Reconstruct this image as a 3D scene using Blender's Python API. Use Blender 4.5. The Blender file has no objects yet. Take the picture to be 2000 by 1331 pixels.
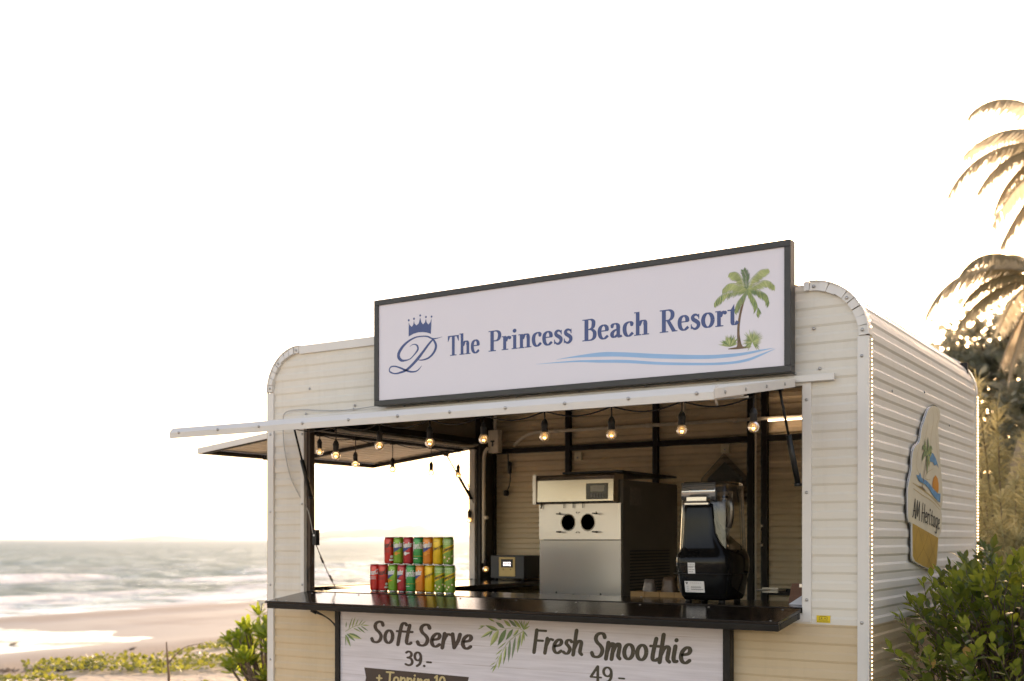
import bpy, math, random
from mathutils import Vector, Matrix, noise

R = math.radians
random.seed(7)
scene = bpy.context.scene
COL = scene.collection

# ---------------------------------------------------------------- camera
CAM = Vector((4.524, -4.532, 1.47))
cam_data = bpy.data.cameras.new("camera")
cam = bpy.data.objects.new("camera", cam_data)
COL.objects.link(cam)
cam.location = CAM
cam.rotation_euler = (R(90), 0, R(32.8))
cam_data.lens = 39.456
cam_data.sensor_width = 36
cam_data.shift_y = 0.19375
cam_data.clip_start = 0.05
cam_data.clip_end = 30000
cam_data.dof.use_dof = True
cam_data.dof.focus_distance = 4.9
cam_data.dof.aperture_fstop = 2.8
scene.camera = cam

# ---------------------------------------------------------------- sky, sun, exposure
SUN_AZ = 98.0      # degrees from +X towards +Y, where the sun stands
SUN_EL = 16.0
world = bpy.data.worlds.new("World")
scene.world = world
world.use_nodes = True
wn = world.node_tree
sky = wn.nodes.new("ShaderNodeTexSky")
sky.sky_type = 'NISHITA'
sky.sun_disc = False
sky.sun_elevation = R(SUN_EL)
sky.sun_rotation = R(90 - SUN_AZ)
sky.air_density = 1.0
sky.dust_density = 1.5
sky.ozone_density = 0.4
bg = wn.nodes["Background"]
bg.inputs["Strength"].default_value = 0.15
wn.links.new(sky.outputs[0], bg.inputs["Color"])

sun_data = bpy.data.lights.new("sun", 'SUN')
sun_data.energy = 2.2
sun_data.angle = R(0.6)
sun_data.color = (1.0, 0.91, 0.80)
sun = bpy.data.objects.new("sun", sun_data)
COL.objects.link(sun)
sd = Vector((math.cos(R(SUN_AZ)) * math.cos(R(SUN_EL)), math.sin(R(SUN_AZ)) * math.cos(R(SUN_EL)), math.sin(R(SUN_EL))))
sun.rotation_euler = sd.to_track_quat('Z', 'Y').to_euler()
sun.location = (0, 30, 30)

scene.view_settings.view_transform = 'Standard'
scene.view_settings.look = 'None'
scene.view_settings.gamma = 1
scene.view_settings.use_curve_mapping = False
scene.view_settings.exposure = 1.65
scene.view_settings.use_white_balance = True
scene.view_settings.white_balance_temperature = 8500
scene.view_settings.white_balance_tint = 26
scene.render.engine = 'CYCLES'
cy = scene.cycles
cy.max_bounces = 10
cy.diffuse_bounces = 4
cy.glossy_bounces = 4
cy.transmission_bounces = 8
cy.transparent_max_bounces = 12
cy.volume_bounces = 0
cy.caustics_reflective = False
cy.caustics_refractive = False
cy.sample_clamp_indirect = 6.0
cy.use_denoising = True
cy.blur_glossy = 0.5

# ---------------------------------------------------------------- materials
MATS = {}
def mat(name, rgb, rough=0.5, metal=0.0, var=0.08, scale=6.0, bump=0.0, bscale=60.0, spec=0.5,
        coat=0.0, emit=None, estr=0.0, trans=0.0, ior=1.45, dirt=None, streak=None, stretch=(1, 1, 1), rvar=0.1):
    if name in MATS:
        return MATS[name]
    m = bpy.data.materials.new(name)
    m.use_nodes = True
    nt = m.node_tree
    b = nt.nodes["Principled BSDF"]
    tc = nt.nodes.new("ShaderNodeTexCoord")
    mp = nt.nodes.new("ShaderNodeMapping")
    mp.inputs["Scale"].default_value = stretch
    nt.links.new(tc.outputs["Object"], mp.inputs["Vector"])
    nz = nt.nodes.new("ShaderNodeTexNoise")
    nz.inputs["Scale"].default_value = scale
    nz.inputs["Detail"].default_value = 5
    nt.links.new(mp.outputs["Vector"], nz.inputs["Vector"])
    rp = nt.nodes.new("ShaderNodeValToRGB")
    rp.color_ramp.elements[0].position = 0.3
    rp.color_ramp.elements[1].position = 0.7
    lo = [max(0, c * (1 - var)) for c in rgb]
    hi = [min(1, c * (1 + var)) for c in rgb]
    rp.color_ramp.elements[0].color = (*lo, 1)
    rp.color_ramp.elements[1].color = (*hi, 1)
    nt.links.new(nz.outputs["Fac"], rp.inputs["Fac"])
    col_out = rp.outputs["Color"]
    if dirt:
        n2 = nt.nodes.new("ShaderNodeTexNoise")
        n2.inputs["Scale"].default_value = dirt[1]
        n2.inputs["Detail"].default_value = 8
        n2.inputs["Roughness"].default_value = 0.7
        nt.links.new(mp.outputs["Vector"], n2.inputs["Vector"])
        r2 = nt.nodes.new("ShaderNodeValToRGB")
        r2.color_ramp.elements[0].position = dirt[2]
        r2.color_ramp.elements[1].position = dirt[2] + 0.2
        r2.color_ramp.elements[0].color = (0, 0, 0, 1)
        r2.color_ramp.elements[1].color = (dirt[3], dirt[3], dirt[3], 1)
        nt.links.new(n2.outputs["Fac"], r2.inputs["Fac"])
        mx = nt.nodes.new("ShaderNodeMix")
        mx.data_type = 'RGBA'
        nt.links.new(r2.outputs["Color"], mx.inputs["Factor"])
        nt.links.new(col_out, mx.inputs["A"])
        mx.inputs["B"].default_value = (*dirt[0], 1)
        col_out = mx.outputs["Result"]
    if streak:
        m3 = nt.nodes.new("ShaderNodeMapping"); m3.inputs["Scale"].default_value = (13, 13, 0.9)
        nt.links.new(tc.outputs["Object"], m3.inputs["Vector"])
        n4 = nt.nodes.new("ShaderNodeTexNoise"); n4.inputs["Scale"].default_value = 1.0; n4.inputs["Detail"].default_value = 6; n4.inputs["Roughness"].default_value = .75
        nt.links.new(m3.outputs["Vector"], n4.inputs["Vector"])
        r4 = nt.nodes.new("ShaderNodeMapRange"); r4.inputs["From Min"].default_value = .50; r4.inputs["From Max"].default_value = .78
        r4.inputs["To Max"].default_value = streak[1]
        nt.links.new(n4.outputs["Fac"], r4.inputs["Value"])
        x4 = nt.nodes.new("ShaderNodeMix"); x4.data_type = 'RGBA'
        nt.links.new(r4.outputs["Result"], x4.inputs["Factor"]); nt.links.new(col_out, x4.inputs["A"])
        x4.inputs["B"].default_value = (*streak[0], 1)
        col_out = x4.outputs["Result"]
    nt.links.new(col_out, b.inputs["Base Color"])
    mr = nt.nodes.new("ShaderNodeMapRange")
    mr.inputs["To Min"].default_value = max(0.01, rough * (1 - rvar))
    mr.inputs["To Max"].default_value = min(1, rough * (1 + rvar))
    nt.links.new(nz.outputs["Fac"], mr.inputs["Value"])
    nt.links.new(mr.outputs["Result"], b.inputs["Roughness"])
    b.inputs["Metallic"].default_value = metal
    b.inputs["Specular IOR Level"].default_value = spec
    b.inputs["Coat Weight"].default_value = coat
    b.inputs["IOR"].default_value = ior
    b.inputs["Transmission Weight"].default_value = trans
    if emit:
        b.inputs["Emission Color"].default_value = (*emit, 1)
        b.inputs["Emission Strength"].default_value = estr
    if bump:
        n3 = nt.nodes.new("ShaderNodeTexNoise")
        n3.inputs["Scale"].default_value = bscale
        n3.inputs["Detail"].default_value = 4
        nt.links.new(mp.outputs["Vector"], n3.inputs["Vector"])
        bp = nt.nodes.new("ShaderNodeBump")
        bp.inputs["Strength"].default_value = bump
        bp.inputs["Distance"].default_value = 0.01
        nt.links.new(n3.outputs["Fac"], bp.inputs["Height"])
        nt.links.new(bp.outputs["Normal"], b.inputs["Normal"])
    MATS[name] = m
    return m

def leaf_mat(name, rgb, trans_rgb, rough=0.35, tfac=0.4, var=0.25, scale=3.0):
    m = bpy.data.materials.new(name)
    m.use_nodes = True
    nt = m.node_tree
    b = nt.nodes["Principled BSDF"]
    out = nt.nodes["Material Output"]
    gi = nt.nodes.new("ShaderNodeNewGeometry")
    tc = nt.nodes.new("ShaderNodeTexCoord")
    nz = nt.nodes.new("ShaderNodeTexNoise")
    nz.inputs["Scale"].default_value = scale
    nt.links.new(tc.outputs["Object"], nz.inputs["Vector"])
    ad = nt.nodes.new("ShaderNodeMath")
    ad.operation = 'ADD'
    nt.links.new(nz.outputs["Fac"], ad.inputs[0])
    oi = nt.nodes.new("ShaderNodeObjectInfo")
    a2 = nt.nodes.new("ShaderNodeMath"); a2.operation = 'ADD'
    nt.links.new(gi.outputs["Random Per Island"], a2.inputs[0]); nt.links.new(oi.outputs["Random"], a2.inputs[1])
    fr = nt.nodes.new("ShaderNodeMath"); fr.operation = 'FRACT'; nt.links.new(a2.outputs[0], fr.inputs[0])
    nt.links.new(fr.outputs[0], ad.inputs[1])
    def ramp(c):
        r = nt.nodes.new("ShaderNodeMix")
        r.data_type = 'RGBA'
        r.inputs["A"].default_value = (*[x * (1 - var) for x in c], 1)
        r.inputs["B"].default_value = (*[min(1, x * (1 + var)) for x in c], 1)
        h = nt.nodes.new("ShaderNodeMath")
        h.operation = 'MULTIPLY'
        h.inputs[1].default_value = 0.5
        nt.links.new(ad.outputs[0], h.inputs[0])
        nt.links.new(h.outputs[0], r.inputs["Factor"])
        return r.outputs["Result"]
    nt.links.new(ramp(rgb), b.inputs["Base Color"])
    b.inputs["Roughness"].default_value = rough
    tr = nt.nodes.new("ShaderNodeBsdfTranslucent")
    nt.links.new(ramp(trans_rgb), tr.inputs["Color"])
    mx = nt.nodes.new("ShaderNodeMixShader")
    mx.inputs[0].default_value = tfac
    nt.links.new(b.outputs[0], mx.inputs[1])
    nt.links.new(tr.outputs[0], mx.inputs[2])
    nt.links.new(mx.outputs[0], out.inputs["Surface"])
    MATS[name] = m
    return m

# ---------------------------------------------------------------- mesh helpers
ORIGIN = {}
class MB:
    def __init__(s):
        s.v = []; s.f = []; s.mi = []; s.sm = []
    def add(s, vs, fs, mi=0, smooth=False):
        o = len(s.v)
        s.v.extend(Vector(p) for p in vs)
        for f in fs:
            s.f.append(tuple(i + o for i in f)); s.mi.append(mi); s.sm.append(smooth)
        return s
    def box(s, x0, x1, y0, y1, z0, z1, mi=0):
        vs = [(x, y, z) for z in (z0, z1) for y in (y0, y1) for x in (x0, x1)]
        return s.add(vs, [(0, 2, 3, 1), (4, 5, 7, 6), (0, 1, 5, 4), (2, 6, 7, 3), (0, 4, 6, 2), (1, 3, 7, 5)], mi)
    def bar(s, p0, p1, w, h, up=(0, 0, 1), mi=0):
        p0 = Vector(p0); p1 = Vector(p1); d = (p1 - p0).normalized(); up = Vector(up)
        a = d.cross(up)
        if a.length < 1e-4: a = d.cross(Vector((1, 0, 0)))
        a.normalize(); b = a.cross(d).normalized()
        a = a * w / 2; b = b * h / 2
        vs = [p + sx * a + sy * b for p in (p0, p1) for sx, sy in ((-1, -1), (1, -1), (1, 1), (-1, 1))]
        return s.add(vs, [(3, 2, 1, 0), (4, 5, 6, 7), (0, 1, 5, 4), (1, 2, 6, 5), (2, 3, 7, 6), (3, 0, 4, 7)], mi)
    def tube(s, pts, r, n=8, mi=0, caps=True, smooth=True):
        pts = [Vector(p) for p in pts]
        rs = r if isinstance(r, (list, tuple)) else [r] * len(pts)
        o = len(s.v); ref = None
        for i, p in enumerate(pts):
            d = (pts[min(i + 1, len(pts) - 1)] - pts[max(i - 1, 0)])
            if d.length < 1e-9: d = Vector((0, 0, 1))
            d.normalize()
            if ref is None:
                ref = d.orthogonal().normalized()
            else:
                ref = (ref - d * ref.dot(d))
                if ref.length < 1e-6: ref = d.orthogonal()
                ref.normalize()
            b = d.cross(ref)
            for k in range(n):
                a = 2 * math.pi * k / n
                s.v.append(p + (ref * math.cos(a) + b * math.sin(a)) * rs[i])
        for i in range(len(pts) - 1):
            for k in range(n):
                k2 = (k + 1) % n
                s.f.append((o + i * n + k, o + i * n + k2, o + (i + 1) * n + k2, o + (i + 1) * n + k)); s.mi.append(mi); s.sm.append(smooth)
        if caps:
            s.f.append(tuple(o + k for k in reversed(range(n)))); s.mi.append(mi); s.sm.append(False)
            e = o + (len(pts) - 1) * n
            s.f.append(tuple(e + k for k in range(n))); s.mi.append(mi); s.sm.append(False)
        return s
    def lathe(s, prof, c=(0, 0, 0), n=24, mi=0, axis=None, smooth=True):
        c = Vector(c); o = len(s.v)
        rot = Vector(axis).to_track_quat('Z', 'Y').to_matrix() if axis else Matrix.Identity(3)
        for r, z in prof:
            for k in range(n):
                a = 2 * math.pi * k / n
                s.v.append(c + rot @ Vector((r * math.cos(a), r * math.sin(a), z)))
        for i in range(len(prof) - 1):
            for k in range(n):
                k2 = (k + 1) % n
                s.f.append((o + i * n + k, o + i * n + k2, o + (i + 1) * n + k2, o + (i + 1) * n + k)); s.mi.append(mi); s.sm.append(smooth)
        if prof[0][0] > 1e-6:
            s.f.append(tuple(o + k for k in reversed(range(n)))); s.mi.append(mi); s.sm.append(False)
        if prof[-1][0] > 1e-6:
            e = o + (len(prof) - 1) * n
            s.f.append(tuple(e + k for k in range(n))); s.mi.append(mi); s.sm.append(False)
        return s
    def sphere(s, c, r, n=12, mi=0, sz=1.0):
        prof = [(max(1e-5, r * math.sin(math.pi * i / n)), -r * sz * math.cos(math.pi * i / n)) for i in range(n + 1)]
        return s.lathe(prof, c, n * 2, mi)
    def loft(s, secs, mi=0, smooth=True, caps=True):
        o = len(s.v); n = len(secs[0])
        for sec in secs: s.v.extend(Vector(p) for p in sec)
        for i in range(len(secs) - 1):
            for k in range(n):
                k2 = (k + 1) % n
                s.f.append((o + i * n + k, o + i * n + k2, o + (i + 1) * n + k2, o + (i + 1) * n + k)); s.mi.append(mi); s.sm.append(smooth)
        if caps:
            s.f.append(tuple(o + k for k in reversed(range(n)))); s.mi.append(mi); s.sm.append(False)
            e = o + (len(secs) - 1) * n
            s.f.append(tuple(e + k for k in range(n))); s.mi.append(mi); s.sm.append(False)
        return s
    def build(s, name, mats, parent=None, bevel=0, loc=None, auto=False):
        if not isinstance(mats, (list, tuple)): mats = [mats]
        me = bpy.data.meshes.new(name)
        off = Vector(ORIGIN.get(parent.name, (0, 0, 0))) if parent else Vector(loc or (0, 0, 0))
        me.from_pydata([p - off for p in s.v], [], s.f)
        for m in mats: me.materials.append(m)
        me.polygons.foreach_set("material_index", s.mi)
        me.polygons.foreach_set("use_smooth", s.sm)
        me.update()
        o = bpy.data.objects.new(name, me)
        COL.objects.link(o)
        if parent:
            o.parent = parent
            ORIGIN[o.name] = off
        else:
            o.location = off
            ORIGIN[o.name] = off
        if bevel:
            md = o.modifiers.new("bevel", 'BEVEL')
            md.width = bevel; md.segments = 2; md.limit_method = 'ANGLE'; md.angle_limit = R(40)
            md.harden_normals = False
        return o

def thing(name, label, cat, loc=(0, 0, 0), group=None):
    o = bpy.data.objects.new(name, None)
    o.empty_display_size = 0.1
    COL.objects.link(o)
    o.location = loc
    ORIGIN[o.name] = Vector(loc)
    o["label"] = label; o["category"] = cat
    if group: o["group"] = group
    return o
def tag(o, label, cat, group=None, kind=None):
    o["label"] = label; o["category"] = cat
    if group: o["group"] = group
    if kind: o["kind"] = kind
    return o
def structure(o):
    o["kind"] = "structure"; return o
def stuff(o):
    o["kind"] = "stuff"; return o

# ---------------------------------------------------------------- 2-D strokes and lettering
def crom(pts, sub=6, closed=False):
    n = len(pts)
    if n < 3 and not closed:
        return [tuple(p) for p in pts]
    res = []
    rng = range(n) if closed else range(n - 1)
    for i in rng:
        if closed:
            p0, p1, p2, p3 = pts[(i - 1) % n], pts[i], pts[(i + 1) % n], pts[(i + 2) % n]
        else:
            p0, p1, p2, p3 = pts[max(i - 1, 0)], pts[i], pts[i + 1], pts[min(i + 2, n - 1)]
        for k in range(sub):
            t = k / sub
            res.append(tuple(0.5 * (2 * b + (c - a) * t + (2 * a - 5 * b + 4 * c - d) * t * t + (3 * b - a - 3 * c + d) * t ** 3)
                             for a, b, c, d in zip(p0, p1, p2, p3)))
    res.append(tuple(pts[0] if closed else pts[-1]))
    return res
def ribbon2(pts, ws, cap=True):
    n = len(pts); L = []; Rr = []
    for i in range(n):
        a = pts[max(i - 1, 0)]; b = pts[min(i + 1, n - 1)]
        dx, dy = b[0] - a[0], b[1] - a[1]
        l = math.hypot(dx, dy) or 1e-9
        nx, ny = -dy / l, dx / l
        w = ws[i] / 2
        L.append((pts[i][0] + nx * w, pts[i][1] + ny * w)); Rr.append((pts[i][0] - nx * w, pts[i][1] - ny * w))
    vs = L + Rr
    fs = [(i, n + i, n + i + 1, i + 1) for i in range(n - 1)]
    if cap:
        for e, j in ((0, 1), (n - 1, n - 2)):
            dx, dy = pts[e][0] - pts[j][0], pts[e][1] - pts[j][1]
            l = math.hypot(dx, dy) or 1e-9
            dx, dy = dx / l, dy / l
            r = ws[e] / 2
            ctr = len(vs)
            base = math.atan2(dy, dx)
            vs += [(pts[e][0] + math.cos(base + R(q)) * r, pts[e][1] + math.sin(base + R(q)) * r) for q in (-90, -60, -30, 0, 30, 60, 90)]
            fs.append(tuple(range(ctr, ctr + 7)))
    return vs, fs
def disc2(x, y, r, n=16, sy=1.0):
    return [(x + r * math.cos(2 * math.pi * k / n), y + r * sy * math.sin(2 * math.pi * k / n)) for k in range(n)], [tuple(range(n))]

SERIF = {
 'T': (.66, [('r', .25, 0, .41, .95), ('r', .02, .895, .64, .95), ('p', [(.02, .9), (.02, .68), (.055, .68), (.15, .9)]), ('p', [(.51, .9), (.605, .68), (.64, .68), (.64, .9)]), ('r', .15, 0, .51, .045)]),
 'h': (.62, [('r', .08, 0, .23, 1.0), ('r', .01, .955, .1, 1.0), ('r', .01, 0, .30, .045), ('c', [(.2, .42), (.28, .57), (.37, .61), (.45, .57), (.475, .43)]), ('r', .40, 0, .55, .46), ('r', .33, 0, .62, .045)]),
 'e': (.52, [('c', [(.42, .36), (.40, .52), (.28, .61), (.14, .52), (.1, .32), (.15, .11), (.29, .02), (.46, .14)]), ('r', .12, .335, .47, .385)]),
 'P': (.64, [('r', .1, 0, .27, .95), ('r', .01, 0, .37, .045), ('r', .01, .905, .2, .95), ('c', [(.2, .92), (.40, .92), (.52, .84), (.55, .70), (.51, .56), (.40, .48), (.2, .475)])]),
 'r': (.48, [('r', .08, 0, .23, .64), ('r', .01, .595, .1, .64), ('r', .01, 0, .33, .045), ('c', [(.2, .40), (.27, .55), (.37, .6)]), ('d', .395, .545, .078)]),
 'i': (.32, [('r', .08, 0, .23, .64), ('r', .01, .595, .1, .64), ('r', .01, 0, .30, .045), ('d', .15, .83, .092)]),
 'n': (.62, [('r', .08, 0, .23, .64), ('r', .01, .595, .1, .64), ('r', .01, 0, .30, .045), ('c', [(.2, .42), (.28, .57), (.37, .61), (.45, .57), (.475, .43)]), ('r', .40, 0, .55, .46), ('r', .33, 0, .62, .045)]),
 'c': (.49, [('c', [(.43, .5), (.36, .6), (.26, .61), (.14, .52), (.1, .32), (.15, .11), (.28, .02), (.45, .15)]), ('d', .40, .495, .07)]),
 's': (.44, [('s', [(.37, .5), (.28, .59), (.18, .59), (.115, .51), (.15, .41), (.26, .33), (.345, .24), (.345, .12), (.26, .03), (.16, .03), (.06, .13)]), ('r', .345, .42, .385, .62), ('r', .04, .02, .08, .22)]),
 'B': (.65, [('r', .1, 0, .27, .95), ('r', .01, 0, .2, .045), ('r', .01, .905, .2, .95), ('c', [(.2, .92), (.38, .92), (.48, .84), (.49, .72), (.46, .58), (.35, .50), (.2, .495)]), ('c', [(.2, .49), (.40, .48), (.52, .38), (.545, .25), (.51, .11), (.39, .03), (.2, .027)])]),
 'a': (.54, [('c', [(.1, .5), (.16, .59), (.27, .61), (.36, .54), (.375, .4)]), ('r', .30, .08, .45, .44), ('c', [(.375, .12), (.43, .035), (.53, .08)]), ('c', [(.36, .37), (.22, .32), (.125, .22), (.13, .1), (.21, .04), (.34, .12)]), ('d', .12, .495, .065)]),
 'R': (.74, [('r', .1, 0, .27, .95), ('r', .01, 0, .37, .045), ('r', .01, .905, .2, .95), ('c', [(.2, .92), (.40, .92), (.52, .84), (.55, .71), (.51, .58), (.40, .50), (.2, .49)]), ('p', [(.28, .5), (.43, .5), (.71, 0), (.53, 0)]), ('r', .52, 0, .75, .045)]),
 'o': (.58, [('o', .29, .315, .19, .285)]),
 't': (.43, [('r', .13, .12, .28, .63), ('p', [(.13, .62), (.28, .62), (.28, .86)]), ('c', [(.205, .14), (.24, .045), (.33, .035), (.42, .14)]), ('r', .01, .585, .41, .64)]),
}
SANS = {
 'S': (.55, [('c', [(.50, .80), (.44, .91), (.32, .94), (.19, .87), (.15, .73), (.22, .59), (.36, .47), (.45, .32), (.41, .13), (.28, .04), (.12, .06), (.04, .18)])]),
 'o': (.5, [('o', .25, .31, .17, .27)]),
 'f': (.38, [('c', [(.49, .86), (.41, .93), (.32, .90), (.27, .78), (.23, .5), (.18, 0)]), ('c', [(.08, .57), (.42, .57)])]),
 't': (.38, [('c', [(.25, .84), (.2, .5), (.17, .2), (.2, .07), (.29, .05), (.37, .1)]), ('c', [(.05, .57), (.40, .57)])]),
 'e': (.46, [('c', [(.11, .31), (.32, .36), (.39, .48), (.33, .58), (.22, .56), (.11, .42), (.08, .22), (.15, .07), (.27, .03), (.40, .12)])]),
 'r': (.36, [('c', [(.12, .60), (.07, 0)]), ('c', [(.09, .27), (.17, .48), (.26, .58), (.37, .56)])]),
 'v': (.44, [('c', [(.08, .60), (.13, .35), (.19, .04)]), ('c', [(.19, .04), (.33, .34), (.38, .60)])]),
 'F': (.48, [('c', [(.11, .93), (.07, 0)]), ('c', [(.11, .92), (.52, .92)]), ('c', [(.10, .5), (.42, .5)])]),
 's': (.40, [('c', [(.36, .53), (.28, .59), (.17, .56), (.14, .45), (.23, .35), (.31, .23), (.26, .07), (.15, .03), (.04, .09)])]),
 'h': (.49, [('c', [(.13, 1.0), (.07, 0)]), ('c', [(.09, .25), (.18, .48), (.29, .58), (.37, .52), (.36, .33), (.35, .12), (.43, .03)])]),
 'm': (.68, [('c', [(.11, .6), (.07, 0)]), ('c', [(.09, .25), (.17, .48), (.26, .58), (.33, .52), (.31, .3), (.29, 0)]), ('c', [(.31, .25), (.40, .48), (.49, .58), (.56, .52), (.55, .3), (.54, .12), (.61, .03)])]),
 'n': (.48, [('c', [(.11, .6), (.07, 0)]), ('c', [(.09, .25), (.18, .48), (.29, .58), (.37, .52), (.36, .33), (.35, .12), (.43, .03)])]),
 'i': (.27, [('c', [(.11, .60), (.08, .2), (.13, .05), (.22, .07)]), ('d', .13, .83, .08)]),
 '3': (.48, [('c', [(.08, .84), (.2, .92), (.34, .86), (.37, .70), (.28, .56), (.15, .52)]), ('c', [(.15, .52), (.34, .47), (.42, .28), (.36, .1), (.2, .03), (.04, .09)])]),
 '9': (.52, [('o', .25, .64, .17, .26), ('c', [(.42, .66), (.42, .4), (.35, .16), (.2, .02)])]),
 '4': (.54, [('c', [(.36, 0), (.36, .93)]), ('c', [(.36, .93), (.05, .29)]), ('c', [(.05, .28), (.50, .28)])]),
 '.': (.19, [('d', .09, .06, .08)]),
 '-': (.34, [('c', [(.06, .32), (.27, .32)])]),
 '+': (.5, [('c', [(.03, .4), (.41, .4)]), ('c', [(.22, .2), (.22, .6)])]),
 'T': (.5, [('c', [(.0, .92), (.54, .92)]), ('c', [(.27, .92), (.25, 0)])]),
 'p': (.5, [('c', [(.1, .6), (.05, -.3)]), ('c', [(.09, .28), (.19, .52), (.33, .57), (.41, .42), (.36, .15), (.22, .03), (.09, .12)])]),
 'g': (.5, [('c', [(.40, .57), (.2, .58), (.1, .42), (.12, .15), (.25, .05), (.38, .22)]), ('c', [(.41, .6), (.39, 0), (.33, -.22), (.15, -.27), (.05, -.2)])]),
 '1': (.36, [('c', [(.22, .93), (.22, 0)]), ('c', [(.22, .93), (.08, .8)])]),
 '0': (.53, [('o', .26, .47, .19, .42)]),
 'a': (.5, [('c', [(.40, .57), (.2, .58), (.1, .42), (.12, .15), (.25, .05), (.38, .25)]), ('c', [(.41, .6), (.37, .2), (.39, .06), (.46, .05)])]),
 'c': (.43, [('c', [(.38, .52), (.28, .58), (.14, .48), (.1, .28), (.16, .08), (.28, .04), (.39, .12)])]),
 'w': (.58, [('c', [(.06, .6), (.12, .03)]), ('c', [(.12, .03), (.28, .55)]), ('c', [(.28, .55), (.36, .03)]), ('c', [(.36, .03), (.52, .6)])]),
 'C': (.55, [('c', [(.5, .8), (.4, .93), (.22, .88), (.09, .6), (.1, .28), (.24, .05), (.42, .07), (.52, .2)])]),
 'l': (.25, [('c', [(.12, 1), (.08, .12), (.18, .03)])]),
 'A': (.56, [('c', [(.0, .02), (.12, .1), (.34, .97)]), ('c', [(.34, .97), (.47, 0)]), ('c', [(.1, .33), (.46, .38)])]),
 'M': (.72, [('c', [(.0, 0), (.18, .95)]), ('c', [(.18, .95), (.30, .15)]), ('c', [(.30, .15), (.56, .95)]), ('c', [(.56, .95), (.64, 0)])]),
 'H': (.56, [('c', [(.14, .97), (.05, 0)]), ('c', [(.50, .97), (.42, 0)]), ('c', [(.02, .45), (.56, .52)])]),
 ' ': (.28, []),
}
class Print2D:
    """collects flat printed shapes on one surface; map3(u, v, lift) gives the place in space"""
    def __init__(s, map3):
        s.m = map3; s.mb = MB(); s.k = 0
    def shape(s, vs, fs, mi=0):
        s.k += 1
        lift = 0.0004 + (s.k % 40) * 0.00002
        s.mb.add([s.m(p[0], p[1], lift) for p in vs], fs, mi)
    def poly(s, pts, mi=0):
        s.shape(pts, [tuple(range(len(pts)))], mi)
    def stroke(s, pts3, mi=0, sub=6, cap=True, wmul=1.0):
        c = crom(pts3, sub)
        vs, fs = ribbon2([(p[0], p[1]) for p in c], [max(1e-5, p[2] * wmul) for p in c], cap)
        s.shape(vs, fs, mi)
    def leaf(s, a, b, w, mi=0, mi2=None):
        dx, dy = b[0] - a[0], b[1] - a[1]
        nx, ny = -dy, dx
        l = math.hypot(dx, dy) or 1
        nx /= l; ny /= l
        prof = [(0, .12), (.15, .62), (.35, 1), (.55, .95), (.75, .62), (.9, .25), (1, 0)]
        up = [(a[0] + dx * t + nx * w * .5 * q, a[1] + dy * t + ny * w * .5 * q) for t, q in prof]
        dn = [(a[0] + dx * t - nx * w * .5 * q, a[1] + dy * t - ny * w * .5 * q) for t, q in prof]
        mid = [(a[0] + dx * t, a[1] + dy * t) for t, q in prof]
        n = len(prof)
        s.shape(up + mid, [(i, n + i, n + i + 1, i + 1) for i in range(n - 1)], mi)
        s.shape(mid + dn, [(i, n + i, n + i + 1, i + 1) for i in range(n - 1)], mi if mi2 is None else mi2)
    def text(s, txt, font, u0, v0, h, width=None, thick=.13, thin=.08, slant=0.0, mi=0, v_end=None, track=0.0):
        adv = sum(font[c][0] + track for c in txt)
        sx = h if width is None else width / adv
        sy = h / 0.95
        total = adv * sx
        x = 0.0
        def place(p):
            ux = x + p[0]
            dv = 0 if v_end is None else (v_end - v0) * (ux * sx / total)
            return (u0 + ux * sx + p[1] * slant * sy, v0 + p[1] * sy + dv)
        for c in txt:
            a, strokes = font[c]
            for st in strokes:
                if st[0] == 'r':
                    _, x0, y0, x1, y1 = st
                    s.poly([place(p) for p in ((x0, y0), (x1, y0), (x1, y1), (x0, y1))], mi)
                elif st[0] == 'p':
                    s.poly([place(p) for p in st[1]], mi)
                elif st[0] == 'd':
                    vs, fs = disc2(st[1], st[2], st[3])
                    s.shape([place(p) for p in vs], fs, mi)
                else:
                    closed = st[0] == 'o'
                    if closed:
                        pts = [(st[1] + st[3] * math.cos(2 * math.pi * k / 12), st[2] + st[4] * math.sin(2 * math.pi * k / 12)) for k in range(12)]
                    else:
                        pts = st[1]
                    cc = crom(pts, 5, closed)
                    if len(cc) == 2:
                        cc = [tuple(cc[0][j] + (cc[1][j] - cc[0][j]) * q for j in (0, 1)) for q in (0, .5, 1)]
                    ws = []
                    for i in range(len(cc)):
                        p = cc[max(i - 1, 0)]; q = cc[min(i + 1, len(cc) - 1)]
                        dx, dy = q[0] - p[0], q[1] - p[1]
                        l = math.hypot(dx, dy) or 1e-9
                        if st[0] == 's':
                            e = i / (len(cc) - 1)
                            ws.append(thin + (thick - thin) * (math.sin(math.pi * e) ** 1.2))
                        else:
                            ws.append(thin + (thick - thin) * abs(dy / l) ** 1.3)
                    vs, fs = ribbon2(cc, ws, cap=(font is not SERIF and not closed))
                    s.shape([place(p) for p in vs], fs, mi)
            x += a + track
        return total
    def build(s, name, mats, parent):
        return s.mb.build(name, mats, parent)
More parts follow.
